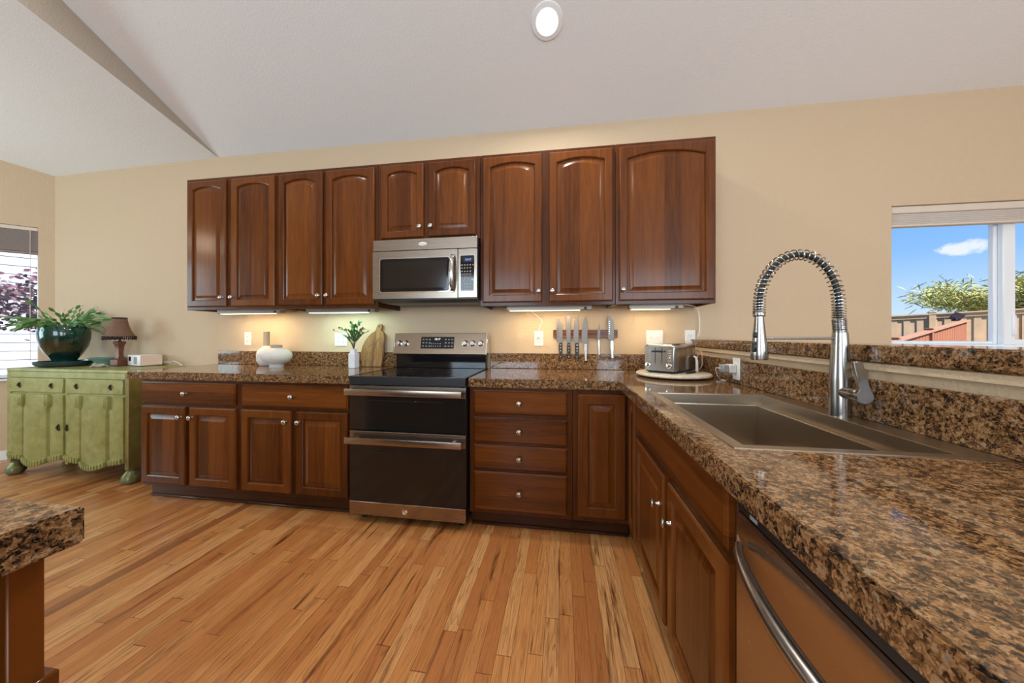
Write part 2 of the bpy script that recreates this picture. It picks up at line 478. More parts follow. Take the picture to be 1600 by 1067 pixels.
wallp(b, CL, GX, 0, 0, 2.752, 2.79); wallp(b, GX, W1[0], 0, 0, 2.79, 2.77)
wallp(b, W1[0], W1[1], 0, W1[2]); wallp(b, W1[0], W1[1], W1[3], 0, 2.77, 2.765); wallp(b, W1[1], XR, 0, 0, 2.765, 2.76)
tag(b.build('wall_back', 'wall_paint', smooth=0), kind='structure')
# bay wall at 45 degrees, local x runs away from the corner towards the camera, local -y is outdoors
RB = Matrix.Translation((CL, 0, 0)) @ Matrix.Rotation(math.radians(225), 4, 'Z')
SL = BY*math.sqrt(2)
W2 = (.102, 1.35, .766, 2.225)
def zb45(s): return zl(-s*math.sqrt(.5))-.004
b = MB()
def bayp(x0, x1, za, zb_=None):
    t0, t1 = (zb45(x0)-.02*(x0 == 0), zb45(x1)) if zb_ is None else (zb_, zb_)
    b.loops([[(x0, 0, za), (x1, 0, za), (x1, 0, t1), (x0, 0, t0)], [(x0, -.14, za), (x1, -.14, za), (x1, -.14, t1), (x0, -.14, t0)]], Mx=RB)
bayp(0, W2[0], 0); bayp(W2[0], W2[1], 0, W2[2]); bayp(W2[0], W2[1], W2[3]); bayp(W2[1], SL, 0)
tag(b.build('wall_bay', 'wall_paint', smooth=0), kind='structure')
tag(MB().add([(BW, -BY, 0), (BW, YR, 0), (BW, YR, zl(YR)), (BW, YM, zl(YM)), (BW, -BY, zl(-BY))], [(0, 1, 2, 3, 4)]).build('wall_left', 'wall_paint', smooth=0), kind='structure')
tag(MB().add([(XR, 0, 0), (XR, YR, 0), (XR, YR, zr(YR)), (XR, YM, zr(YM)), (XR, 0, zr(0))], [(0, 1, 2, 3, 4)]).build('wall_right', 'wall_paint', smooth=0), kind='structure')
tag(MB().add([(BW, YR, 0), (XR, YR, 0), (XR, YR, zr(YR)), (GX, YR, zr(YR)), (GX, YR, zl(YR)), (BW, YR, zl(YR))], [(0, 1, 2, 3, 4, 5)]).build('wall_rear', 'wall_paint', smooth=0), kind='structure')
tag(MB().add([(GX, 0, 2.785), (GX, YM, zl(YM)-.003), (GX, YM, zr(YM)+.05), (GX, 0, 2.83)], [(0, 1, 2, 3)]).add([(GX, YM, zl(YM)-.003), (GX, YM, zr(YM)+.05), (GX, YR, zr(YR)+.05), (GX, YR, zl(YR)-.003)], [(0, 1, 2, 3)])
    .build('wall_gable', 'gable_paint', smooth=0), kind='structure')
c = MB()
c.add([(GX, 0, 2.79), (XR, 0, 2.76), (XR, YM, zr(YM)-.025), (GX, YM, zr(YM)+.005)], [(0, 1, 2, 3)])
c.add([(XR, YM, zr(YM)-.025), (GX, YM, zr(YM)+.005), (GX, YR, zr(YR)+.005), (XR, YR, zr(YR)-.025)], [(0, 1, 2, 3)])
c.add([(CL, 0, 2.752), (GX, 0, 2.79), (GX, YM, zl(YM)), (BW, YM, zl(YM)-.005), (BW, -BY, zl(-BY)-.01)], [(0, 1, 2, 3, 4)])
c.add([(GX, YM, zl(YM)), (BW, YM, zl(YM)-.005), (BW, YR, zl(YR)), (GX, YR, zl(YR))], [(0, 1, 2, 3)])
tag(c.build('ceiling', 'ceiling_paint', smooth=0), kind='structure')
b = MB().box(CL+.02, -2.03, -.014, 0, 0, .09, .003)
tag(b.build('baseboard_back', 'trim_white'), kind='structure')
b = MB().box(0.02, SL, 0.0, .014, 0, .09, .003, RB)
tag(b.build('baseboard_bay', 'trim_white'), kind='structure')

# window_1: sliding window beyond the peninsula
x0, x1, z0, z1 = W1
b = MB()
def ring(b, x0, x1, z0, z1, t, ya, yb):
    b.box(x0, x1, ya, yb, z0, z0+t, .004).box(x0, x1, ya, yb, z1-t, z1, .004).box(x0, x0+t, ya, yb, z0+t, z1-t, .004).box(x1-t, x1, ya, yb, z0+t, z1-t, .004)
ring(b, x0, x1, z0, z1, .03, .06, .13)
win = tag(b.build('window_1', 'vinyl_white'), kind='structure')
b = MB().box(4.163, 4.205, .088, .12, z0+.03, z1-.03, .004)
ring(b, x0+.03, 4.205, z0+.03, z1-.03, .022, .095, .12)
b.build('sash', 'vinyl_white', win)
b = MB(); ring(b, 4.184, x1-.03, z0+.03, z1-.03, .034, .062, .088); b.box(4.182, 4.252, .055, .0895, z0+.025, z1-.025, .006)
sash2 = b.build('sash', 'vinyl_white', win)
MB().box(4.224, 4.246, .042, .06, 1.17, 1.31, .006).build('latch', 'vinyl_white', sash2)
MB().box(x0+.03, 4.15, .106, .109, z0+.03, z1-.03).build('glass_pane', 'window_glass', win)
MB().box(4.24, x1-.03, .078, .081, z0+.03, z1-.03).build('glass_pane', 'window_glass', win)
MB().box(x0, x1, -.012, .06, z0-.0, z0+.012, .003).build('sill', 'trim_white', win)
bl = thing('cellular_shade', 'tan cellular shade drawn up at the top of the window beyond the bar ledge', 'window blind', (x0, .03, 2.04))
MB().box(.006, 1.485, -.022, .022, -.05, -.002, .005).build('headrail', 'shade_rail', bl)
b = MB()
for i in range(6): b.box(.01, 1.48, -.018, .018, -.052-.012*(i+1), -.052-.012*i, .003)
b.build('pleated_fabric', 'shade_fabric', bl)
MB().box(.008, 1.482, -.02, .02, -.138, -.124, .003).build('bottom_rail', 'shade_rail', bl)

# window_2: left bay
x0, x1, z0, z1 = W2
b = MB()
Mb = RB
def ring2(b, x0, x1, z0, z1, t, ya, yb):
    for q in ((x0, x1, z0, z0+t), (x0, x1, z1-t, z1), (x0, x0+t, z0+t, z1-t), (x1-t, x1, z0+t, z1-t)): b.box(q[0], q[1], ya, yb, q[2], q[3], .004, Mb)
ring2(b, x0, x1, z0, z1, .03, -.12, -.07)
b.box((x0+x1)/2-.03, (x0+x1)/2+.03, -.12, -.07, z0+.03, z1-.03, .004, Mb)
win = tag(b.build('window_2', 'vinyl_white'), kind='structure')
MB().box(x0+.03, x1-.03, -.1, -.097, z0+.03, z1-.03, 0, Mb).build('glass_pane', 'window_glass', win)
MB().box(x0-.01, x1+.01, -.07, .03, z0-.02, z0, .003, Mb).build('sill', 'trim_white', win)
bl = thing('venetian_blind', 'taupe slatted blind pulled up at the top of the left bay window', 'window blind', RB @ Vector((x0, -.035, z1)), math.radians(225))
MB().box(.004, x1-x0-.004, -.02, .025, -.038, -.001, .004).build('headrail', 'shade_rail', bl)
b = MB()
for i in range(24): b.box(.006, x1-x0-.006, -.024, .02, -.042-.0082*(i+1)+.0012, -.042-.0082*i)
b.build('slat_stack', 'blind_taupe', bl)
MB().box(.006, x1-x0-.006, -.024, .02, -.262, -.24, .003).build('bottom_rail', 'blind_taupe', bl)
MB().tube([(.05, .024, -.03), (.05, .026, -.6), (.05, .025, -1.3)], .0022, 6).build('lift_cord', 'shade_rail', bl)

# recessed ceiling lights: the one in the photo and its neighbours out of frame
tilt = math.atan(.5)
def can(x, y, lab, power=20):
    z = zr(y)+.005-.03*(x-GX)/(XR-GX)
    t = thing('recessed_light', lab, 'ceiling light', (x, y, z)); t.rotation_euler = (-tilt, 0, 0)
    MB().lathe([(.058, -.003), (.068, -.012), (.092, -.008), (.096, -.0005), (.058, -.0005), (.058, -.003)], 40, caps=False).build('trim_ring', 'trim_white', t)
    MB().lathe([(0.0005, -.004), (.03, -.0045), (.058, -.003)], 40).build('lens', 'can_glow', t)
    area('can_light', (0, 0, -.02), (0, 0, -1), .1, .1, power, (.96, .95, .86), t, 'DISK')
    return t
can(1.237, -.573, 'round white recessed ceiling light, lit, set in the sloping ceiling')
can(-.9, -1.6, 'lit recessed ceiling light over the left end of the floor')
can(2.9, -2.2, 'lit recessed ceiling light beyond the bar ledge')
can(1.0, -2.6, 'lit recessed ceiling light right above the viewer')

t = thing('added_pendant_light', 'round warm glass pendant lamp added out of view over the dining bay', 'ceiling light', (-3.6, -2.05, 2.45))  # added out of view to give the left cabinet doors a warm highlight
MB().lathe([(.0005, -.13), (.05, -.12), (.095, -.09), (.125, -.04), (.13, 0), (.12, .05), (.09, .095), (.05, .12)], 32).build('globe', 'globe_glow', t)
MB().lathe([(.05, .115), (.05, .15), (.012, .17), (.006, .18), (.006, zl(-2.05)-2.475), (.06, zl(-2.05)-2.47), (.06, zl(-2.05)-2.452)], 20).build('stem', 'brass_dark', t)

# ------------------------------------------------------------------ cabinets
def oprofile(w, h, r, arch, ins=0, K=10, rt=None):
    rt = r if rt is None else rt
    x0, x1, zb, zs = r+ins, w-r-ins, r+ins, h-rt-ins-arch
    pts = [(x0, zb), (x1, zb), (x1, zs)]
    cw = (x1-x0)/2
    if arch:
        R = (cw*cw+arch*arch)/(2*arch); cz = zs+arch-R; a0 = math.asin(cw/R)
        for i in range(1, K):
            a = a0-2*a0*i/K
            pts.append((w/2+R*math.sin(a), cz+R*math.cos(a)))
    else:
        for i in range(1, K): pts.append((x1-2*cw*i/K, zs))
    pts.append((x0, zs))
    return pts
def rprofile(w, h, ins, K=10):
    x0, x1, z0, z1 = ins, w-ins, ins, h-ins
    return [(x0, z0), (x1, z0), (x1, z1)]+[(x1-(x1-x0)*i/K, z1) for i in range(1, K)]+[(x0, z1)]
def Y(pts, y): return [(p[0], y, p[1]) for p in pts]
_knob = None
def knob(parent, loc):
    global _knob
    if _knob is None:
        R = Matrix.Rotation(PI/2, 4, 'X')
        _knob = MB().lathe([(.009, 0), (.0085, .003), (.006, .006), (.0055, .015), (.009, .018), (.0155, .021), (.0165, .025), (.014, .029), (.007, .0315), (0.0002, .032)], 24, R).build('knob', 'nickel', parent, loc)
        return _knob
    return copy_part(_knob, parent, loc)
def door(cab, x0, x1, z0, z1, y, arch=0, kn=None, r=.05, t=.02):
    w, h = x1-x0, z1-z0
    rt = r if arch == 0 else r-.004
    L = [Y(rprofile(w, h, 0), 0), Y(rprofile(w, h, 0), -(t-.007)), Y(rprofile(w, h, .003), -(t-.003)), Y(rprofile(w, h, .008), -t),
         Y(oprofile(w, h, r, arch, 0, rt=rt), -t), Y(oprofile(w, h, r, arch, .005, rt=rt), -(t-.004)), Y(oprofile(w, h, r, arch, .007, rt=rt), -(t-.012))]
    d = MB().loops(L, True, False).build('door', 'wood_frame', cab, (x0, y, z0), smooth=25)
    i = .004
    L = [Y(oprofile(w, h, r, arch, i, rt=rt), -(t-.0125)), Y(oprofile(w, h, r, arch, i+.005, rt=rt), -(t-.0125)), Y(oprofile(w, h, r, arch, i+.036, rt=rt), -(t-.003)), Y(oprofile(w, h, r, arch, i+.038, rt=rt), -(t-.0015))]
    MB().loops(L, False, True).build('raised_panel', 'wood_panel', d, smooth=20)
    if kn: knob(d, (kn[0], -t, kn[1]))
    return d
def drawer(cab, x0, x1, z0, z1, y, kn=True, t=.02, name='drawer'):
    w, h = x1-x0, z1-z0
    L = [Y(rprofile(w, h, 0), 0), Y(rprofile(w, h, 0), -(t-.008)), Y(rprofile(w, h, .004), -(t-.006)), Y(rprofile(w, h, .009), -t)]
    d = MB().loops(L).build(name, 'wood_rail', cab, (x0, y, z0), smooth=20)
    if kn: knob(d, (w/2, -t, h/2))
    return d
UZ0, UZ1, UY = 1.377, 2.424, -.33
def upper(label, x0, x1, doors, z0=UZ0):
    t = thing('wall_cabinet', label, 'cabinet', (x0, 0, z0), 0, 'upper kitchen cabinets')
    w, h = x1-x0, UZ1-z0
    b = MB()
    # box with a recessed underside behind the face frame
    b.loops([[(0, 0, .018), (w, 0, .018), (w, 0, h), (0, 0, h)], [(0, UY+.018, .018), (w, UY+.018, .018), (w, UY+.018, h), (0, UY+.018, h)]])
    b.box(0, .016, UY+.018, 0, 0, .018); b.box(w-.016, w, UY+.018, 0, 0, .018)
    b.build('cabinet_box', 'wood_body', t)
    MB().box(0, w, UY, UY+.018, 0, h, .002).build('face_frame', 'wood_body', t)
    for (a, c, hinge) in doors:
        kx = (c-a-.022) if hinge == 'l' else .022
        door(t, a-x0, c-x0, (1.40 if z0 == UZ0 else 1.872)-z0, 2.398-z0, UY, .026 if c-a < .5 else .036, (kx, .07), r=.046)
    return t
upper('pair of tall arched-panel cherry wall cabinets at the far left end of the row', -1.66, -.8305, [(-1.635, -1.278, 'l'), (-1.231, -.846, 'r')])
upper('pair of tall arched-panel cherry wall cabinets just left of the microwave', -.8295, -.001, [(-.813, -.441, 'l'), (-.414, -.024, 'r')])
upper('short two-door cherry wall cabinet directly above the microwave', 0, .762, [(.026, .352, 'l'), (.390, .734, 'r')], 1.85)
upper('pair of tall arched-panel cherry wall cabinets just right of the microwave', .763, 1.669, [(.784, 1.193, 'l'), (1.240, 1.653, 'r')])
upper('single wide-door cherry wall cabinet at the right end of the row', 1.670, 2.278, [(1.693, 2.264, 'r')])

BY_ = -.612
def base_box(t, w, kick=.055, back=-.004, hollow=False, k0=0, k1=None):
    b = MB()
    if hollow:
        b.box(0, w, BY_, BY_+.02, .1, .86, .0015).box(0, .018, BY_+.02, back, .1, .86).box(w-.018, w, BY_+.02, back, .1, .86).box(.018, w-.018, BY_+.02, back, .1, .118).box(.018, w-.018, back-.012, back, .118, .86)
    else: b.box(0, w, BY_, back, .1, .86, .0015)
    b.build('cabinet_box', 'wood_body', t)
    b = MB().box(k0, (w if k1 is None else k1), BY_+kick, back-.02, 0, .1)
    b.box(k0, (w if k1 is None else k1), BY_+kick-.012, BY_+kick, 0, .016, .004)
    b.build('toe_kick', 'wood_kick', t)
def base(name, label, cat, loc, rz, w, group='base kitchen cabinets', **kw):
    t = thing(name, label, cat, loc, rz, group); base_box(t, w, **kw); return t
t = base('base_cabinet', 'cherry base cabinet nearest the green sideboard, one drawer over two doors', 'cabinet', (-1.662, 0, 0), 0, .8115)
o = -1.662
drawer(t, -1.655-o, -.875-o, .698, .842, BY_); door(t, -1.655-o, -1.279-o, .125, .674, BY_, 0, (.376-.03, .549-.07)); door(t, -1.247-o, -.87-o, .125, .674, BY_, 0, (.03, .549-.07))
t = base('base_cabinet', 'cherry base cabinet touching the left side of the range, one drawer over two doors', 'cabinet', (-.850, 0, 0), 0, .848)
o = -.850
drawer(t, -.825-o, -.037-o, .698, .842, BY_); door(t, -.83-o, -.449-o, .125, .674, BY_, 0, (.381-.03, .549-.07)); door(t, -.411-o, -.037-o, .125, .674, BY_, 0, (.03, .549-.07))
t = base('drawer_cabinet', 'stack of four cherry drawers with round knobs right of the range', 'cabinet', (.768, 0, 0), 0, .617)
o = .768
for za, zb in ((.702, .842), (.532, .680), (.372, .516), (.126, .357)): drawer(t, .797-o, 1.356-o, za, zb, BY_)
t = base('base_cabinet', 'narrow cherry corner cabinet with one knobless door beside the four drawers', 'cabinet', (1.386, 0, 0), 0, .322)
door(t, .03, .298, .128, .838, BY_, 0, None, r=.056)
# peninsula, facing left
PX = 2.27
def pen(name, label, y0, y1, **kw): return base(name, label, 'cabinet', (1.71-BY_, y0, 0), -PI/2, y0-y1, back=-.064, **kw)
t = pen('base_cabinet', 'very narrow cherry filler cabinet in the inside corner of the peninsula', -.636, -.815)
door(t, .012, .168, .115, .842, BY_, 0, None, r=.045)
t = pen('sink_cabinet', 'cherry sink cabinet with a long false drawer front over two doors', -.816, -1.786, hollow=True)
drawer(t, .028, .957, .692, .842, BY_, False, name='false_drawer_front')
door(t, .024, .488, .12, .664, BY_, 0, (.464-.05, .549-.13)); door(t, .534, .960, .12, .664, BY_, 0, (.038, .549-.13))
t = pen('base_cabinet', 'cherry base cabinet at the near end of the peninsula past the dishwasher', -2.396, -2.98)
drawer(t, .03, .554, .698, .842, BY_); door(t, .03, .554, .125, .674, BY_, 0, (.03, .48))

# dishwasher
t = thing('dishwasher', 'stainless steel dishwasher with a bowed bar handle under the peninsula counter', 'dishwasher', (1.71-BY_, -1.79, 0), -PI/2)
MB().box(.004, .6, BY_+.02, -.066, .1, .855).build('tub', 'black_plastic', t)
MB().box(.004, .6, BY_+.07, BY_+.1, 0.0, .1).build('toe_panel', 'black_plastic', t)
b = MB()
L = []
for z, y in ((.105, 0), (.105, -.026), (.69, -.026), (.72, -.020), (.755, -.026), (.79, -.026), (.794, -.02), (.794, 0)): L.append([(.004, BY_+.02+y, z), (.6, BY_+.02+y, z)])
b.loops(L, False, False, False)
b.add([(.004, BY_+.02, .105), (.004, BY_-.006, .105), (.004, BY_-.006, .79), (.004, BY_+.02, .794)], [(0, 1, 2, 3)])
pnl = b.build('door_panel', 'steel_door', t, smooth=30)
b = MB().box(.006, .598, BY_-.002, BY_+.02, .797, .854, .002)
cp = b.build('control_strip', 'black_plastic', t)
MB().box(.05, .075, BY_-.003, BY_-.0018, .803, .811).build('indicator_mark', 'grey_plastic', cp)
pts = []; rr = []
for i in range(25):
    u = i/24; pts.append((.03+.545*u, BY_-.014-.052*math.sin(PI*u)**.75, .735)); rr.append(.008+.006*math.sin(PI*u))
b = MB(); b.tube(pts, rr, 12)
b.build('handle', 'nickel', t)

# ------------------------------------------------------------------ counters
CZ0, CZ1 = .864, .917
def stone(name, label, b, m='granite_tile', cat='countertop'): return tag(b.build(name, m, smooth=30), label, cat)
b = MB().cells([-1.757, -.004], [-.645, -.002], lambda i, j: True, CZ0, CZ1)
stone('countertop', 'brown granite countertop with pale vases, left of the range', b)
b = MB().cells([.766, 1.652, 1.737, 2.2, 2.266], [-2.98, -1.735, -1.01, -.645, -.002], lambda i, j: (j == 3 or i >= 1) and not (i == 2 and j == 1), CZ0, CZ1)
stone('countertop', 'L-shaped brown granite countertop holding the sink and the toaster', b)
stone('backsplash', 'low granite backsplash behind the pale vases left of the range', MB().box(-1.737, -.004, -.022, -.001, CZ1+.0005, 1.035, .003), 'granite_plain', 'backsplash')
stone('backsplash', 'low granite backsplash under the knives right of the range', MB().box(.768, 2.246, -.022, -.001, CZ1+.0005, 1.035, .003), 'granite_plain', 'backsplash')
stone('backsplash', 'granite backsplash running along the peninsula behind the faucet', MB().box(2.248, 2.268, -2.98, -.001, CZ1+.0005, 1.043, .003), 'granite_plain', 'backsplash')
tag(MB().box(2.269, 2.39, -2.98, -.0, 0, 1.093).build('wall_peninsula', 'wall_paint', smooth=0), kind='structure')
tag(MB().box(2.254, 2.269, -2.98, -.001, 1.07, 1.093, .002).build('trim_1', 'wall_paint'), kind='structure')
stone('bar_ledge', 'narrow raised granite ledge on the half wall behind the sink', MB().box(2.245, 2.46, -2.99, -.002, 1.094, 1.147, .005), 'granite_tile', 'ledge')

# island in the left foreground
stone('island_countertop', 'granite island top cut off by the left edge of the view', MB().cells([-.9, .611], [-3.1, -2.18], lambda i, j: True, .862, .917), 'granite_tile')
t = thing('island_cabinet', 'cherry island cabinet under the granite top at the left edge', 'cabinet', (-.86, -2.2, 0))
MB().box(0, 1.412, -.86, -.012, .1, .861, .001).build('cabinet_box', 'wood_body', t)
MB().box(.06, 1.36, -.8, -.06, 0, .1).build('toe_kick', 'wood_kick', t)
MB().box(1.412, 1.430, -.035, 0.0, .1, .861, .002).build('corner_stile', 'wood_frame', t)
MB().box(1.412, 1.420, -.84, -.04, .14, .85, .002).build('end_panel', 'wood_panel', t)
MB().box(.9, 1.41, -.012, .008, .125, .675, .003).build('door', 'wood_frame', t)
MB().box(1.41, 1.44, -.04, .01, .1, .675, .003).build('base_block', 'wood_frame', t)
MB().box(.9, 1.41, -.012, .006, .70, .845, .003).build('drawer', 'wood_rail', t)

# ------------------------------------------------------------------ range
t = thing('range', 'stainless electric range with double ovens between the cabinets', 'range', (.003, 0, 0))
RW = .756
MB().box(.001, RW-.001, -.64, -.03, .05, .905).build('body', 'black_plastic', t)
for x in (.05, RW-.05):
    for y in (-.58, -.1): MB().lathe([(.02, 0), (.02, .012), (.012, .014), (.012, .05)], 16).build('foot', 'black_plastic', t, (x, y, 0))
b = MB().box(0, RW, -.668, -.05, .9, .919, .003)
ct = b.build('cooktop', 'black_glass', t)
b = MB().box(0, RW, -.672, -.655, .868, .921, .003); b.box(0, .012, -.66, -.06, .9, .9215, .002); b.box(RW-.012, RW, -.66, -.06, .9, .9215, .002)
b.build('cooktop_rim', 'black_plastic', t)
for (x, y, r) in ((.2, -.5, .11), (.56, -.5, .12), (.2, -.24, .08), (.56, -.24, .08), (.38, -.22, .06)):
    MB().lathe([(r, 0), (r, .0004), (r-.004, .0004), (r-.004, 0)], 48, caps=False).build('burner_ring', 'oven_window', ct, (x, y, .9192))
def oven_door(z0, z1, zband, zglass):
    d = MB().box(0, RW, -.664, -.642, z0, z1, .002).build('oven_door', 'oven_glass', t)
    MB().box(.001, RW-.001, -.668, -.662, zband, z1, .0015).build('door_band', 'steel_h', d)
    if zglass > z0: MB().box(0, RW, -.668, -.662, z0, zglass, .0015).build('bottom_band', 'steel_h', d)
    zc = zband+.018
    b = MB()
    b.box(-.001, RW-.012, -.722, -.708, zc-.006, zc+.034, .004, seg=2)
    for x in (.05, RW-.07): b.box(x-.012, x+.012, -.709, -.664, zc+.004, zc+.024, .003)
    b.build('handle', 'steel_h', d)
    return d
d = oven_door(.585, .862, .796, 0)
MB().box(.13, .62, -.6655, -.6635, .628, .77, .001).build('window', 'oven_window', d)
d = oven_door(.054, .577, .498, .136)
MB().box(.12, .64, -.6655, -.6635, .2, .445, .001).build('window', 'oven_window', d)
R = Matrix.Rotation(PI/2, 4, 'X')
bd = MB().lathe([(.017, 0), (.017, .002), (.0145, .003), (.0145, .001)], 32, R).build('badge', 'chrome', d, (.372, -.6685, .094))
text('monogram', 'GE', .019, 'chrome', bd, (0, -.0016, 0))
# backguard
b = MB().box(.012, RW-.012, -.095, -.03, .919, 1.05, .003)
b.build('backguard_base', 'black_glass', t)
tiltb = Matrix.Translation((0, -.125, 1.028)) @ Matrix.Rotation(-.22, 4, 'X')
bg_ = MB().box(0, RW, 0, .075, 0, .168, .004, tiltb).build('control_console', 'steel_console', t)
for x in (-.001, RW-.008): MB().box(x, x+.009, -.003, .07, -.002, .17, .002, tiltb).build('end_cap', 'chrome', bg_)
cpn = MB().box(.225, .495, -.004, .002, .045, .138, .002, tiltb).build('control_panel', 'black_glass', bg_)
RX = PI/2-.22
text('clock_display', '10:17', .022, 'display_white', cpn, tiltb @ Vector((.36, -.0048, .118)), (RX, 0, 0))
b = MB()
for r in range(3):
    for k in (0, 1, 2, 7, 8, 9): b.box(.24+k*.026, .253+k*.026, -.005, -.0042, .060+r*.026, .067+r*.026, 0, tiltb)
for r in range(2):
    for k in range(5): b.box(.31+k*.018, .317+k*.018, -.005, -.0042, .060+r*.02, .067+r*.02, 0, tiltb)
b.build('button_legend', 'print_grey', cpn)
for x in (.045, .1, .585, .645, .708):
    kb = MB().lathe([(.024, 0), (.024, .006), (.019, .009), (.0175, .022), (.015, .025), (.0003, .025)], 32, Matrix.Rotation(PI/2, 4, 'X')).build('knob', 'chrome', bg_, tiltb @ Vector((x, -.001, .085)), (-.22, 0, 0))
    MB().box(-.0035, .0035, -.031, -.02, -.017, .017, .0015).build('knob_grip', 'chrome', kb)

# microwave
t = thing('microwave', 'stainless over-the-range microwave under the short wall cabinet', 'microwave', (.001, 0, 1.405))
MW = .76
MB().box(.003, MW-.003, -.375, -.002, .025, .442, .002).build('body', 'black_plastic', t)
L = [[(.05, -.33, 0), (MW-.02, -.33, 0), (MW-.02, -.02, 0), (.05, -.02, 0)], [(.0, -.395, .018), (MW, -.395, .018), (MW, -.003, .018), (0, -.003, .018)], [(0, -.395, .025), (MW, -.395, .025), (MW, -.003, .025), (0, -.003, .025)]]
MB().loops(L).build('vent_base', 'black_plastic', t, smooth=0)
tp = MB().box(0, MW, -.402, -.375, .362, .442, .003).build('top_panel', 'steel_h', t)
bd = MB().lathe([(.02, 0), (.02, .0025), (.017, .0035), (.0003, .0035)], 40, Matrix.Diagonal((1.55, 1, .62, 1)) @ Matrix.Rotation(PI/2, 4, 'X')).build('badge', 'white_plastic', tp, (.372, -.4025, .402))
text('badge_script', 'Whirlpool', .0115, 'grey_plastic', bd, (0, -.0038, 0))
dr = MB()
dr.loops([[(.0, -.378, .026), (.622, -.378, .026), (.622, -.378, .358), (0, -.378, .358)], [(.0, -.405, .026), (.622, -.405, .026), (.622, -.405, .358), (0, -.405, .358)]])
dr = dr.build('door', 'steel_h', t, smooth=0)
def rrect(x0, x1, z0, z1, r, y, n=6):
    P = []
    for cx, cz, a0 in ((x1-r, z0+r, -PI/2), (x1-r, z1-r, 0), (x0+r, z1-r, PI/2), (x0+r, z0+r, PI)):
        for i in range(n+1): P.append((cx+r*math.cos(a0+PI/2*i/n), y, cz+r*math.sin(a0+PI/2*i/n)))
    return P
MB().loops([rrect(.052, .572, .068, .31, .02, -.404), rrect(.052, .572, .068, .31, .02, -.4085), rrect(.058, .566, .074, .304, .016, -.4085), rrect(.058, .566, .074, .304, .016, -.4055)], False, False).build('window_trim', 'chrome', dr)
MB().loops([rrect(.056, .568, .072, .306, .017, -.4045), rrect(.056, .568, .072, .306, .017, -.4068)]).build('window', 'black_glass', dr)
MB().loops([rrect(.082, .546, .098, .282, .01, -.4066), rrect(.082, .546, .098, .282, .01, -.4072)]).build('window_mesh', 'oven_window', dr)
b = MB(); L = []
for i in range(17):
    u = i/16; z = .07+.25*u; y = -.412-.038*math.sin(PI*u)**.7; wd = .014+.004*math.sin(PI*u)
    L.append([(.590-wd, y+.004, z), (.590-wd*.6, y-.008, z), (.590+wd*.6, y-.008, z), (.590+wd, y+.004, z), (.590+wd*.6, y+.01, z), (.590-wd*.6, y+.01, z)])
b.loops(L); b.box(.582, .598, -.42, -.404, .066, .084); b.box(.582, .598, -.42, -.404, .306, .324)
b.build('handle', 'steel_v', dr, smooth=60)
cpf = MB().box(.626, MW, -.405, -.378, .026, .358, .002).build('control_frame', 'steel_h', t)
MB().loops([rrect(.64, .744, .066, .314, .006, -.404), rrect(.64, .744, .066, .314, .006, -.4085), rrect(.644, .74, .07, .31, .005, -.4085), rrect(.644, .74, .07, .31, .005, -.405)], False, False).build('keypad_trim', 'chrome', cpf)
kp = MB().box(.643, .741, -.4068, -.404, .069, .311, 0).build('keypad', 'black_glass', cpf)
MB().box(.664, .728, -.4074, -.4066, .268, .296).build('clock_window', 'display_dark', kp)
text('clock_display', '10:17', .019, 'display_blue', kp, (.697, -.4078, .282))
b = MB()
for r, z in enumerate((.246, .226, .203, .182, .160, .140, .118, .098, .078)):
    n = 5 if r in (0, 8) else 4
    for k in range(n):
        cx = .654+k*.0195
        if r in (3, 4, 5): b.lathe([(.0072, 0), (.0072, .0006), (.0055, .0006), (.0055, 0)], 14, caps=False, Mx=Matrix.Translation((cx, -.4068, z)) @ Matrix.Rotation(PI/2, 4, 'X'))
        else: b.box(cx-.005, cx+.005, -.4075, -.4066, z-.0028, z+.0028)
b.lathe([(.0085, 0), (.0085, .0008), (.0003, .0008)], 16, Matrix.Translation((.728, -.4068, .148)) @ Matrix.Rotation(PI/2, 4, 'X'))
b.build('key_legend', 'print_grey', kp)

# ------------------------------------------------------------------ under-cabinet lights
def under(label, x0, x1, warm, power):
    t = thing('under_cabinet_light', label, 'light', (x0, -.2, UZ0+.003), 0, 'under-cabinet strip lights')
    w = x1-x0
    MB().box(0, w, -.03, .03, -.026, .0145, .004).build('housing', 'grey_metal', t)
    MB().box(.02, w-.08, -.02, .024, -.030, -.0255, .002).build('lens', 'lens_warm' if warm else 'lens_cool', t)
    MB().box(w-.055, w-.035, -.034, -.029, -.022, -.008, .002).build('switch', 'black_plastic', t)
    area('strip_lamp', (w/2-.03, 0, -.033), (0, .25, -1), w-.12, .03, power*.6, (1, .74, .40) if warm else (.66, 1, .86), t)
    return t
under('warm lit strip light under the far left wall cabinet, above the pale vases', -1.50, -.91, True, 3.6)
under('cool greenish strip light under the wall cabinet above the cutting board', -.68, -.09, False, 3.6)
under('warm lit strip light above the knives', .93, 1.53, True, 3.6)
under('warm lit strip light above the toaster, under the right end cabinet', 1.775, 2.125, True, 1.7)
def cable(label, pts, r, m='white_plastic', name='cable', cat='cable'):
    # smooth the polyline
    P = [Vector(p) for p in pts]; Q = []
    for i in range(len(P)-1):
        p0, p1, p2, p3 = P[max(i-1, 0)], P[i], P[i+1], P[min(i+2, len(P)-1)]
        for k in range(6):
            u = k/6
            Q.append(.5*((2*p1)+(p2-p0)*u+(2*p0-5*p1+4*p2-p3)*u*u+(3*p1-p0-3*p2+p3)*u**3))
    Q.append(P[-1])
    return tag(MB().tube(Q, r, 8).build(name, m), label, cat)
cable('short brown wire linking the two left strip lights', [(-.908, -.2, 1.383), (-.84, -.2, 1.376), (-.80, -.21, 1.366), (-.74, -.2, 1.38), (-.682, -.2, 1.384)], .003, 'wire_brown')
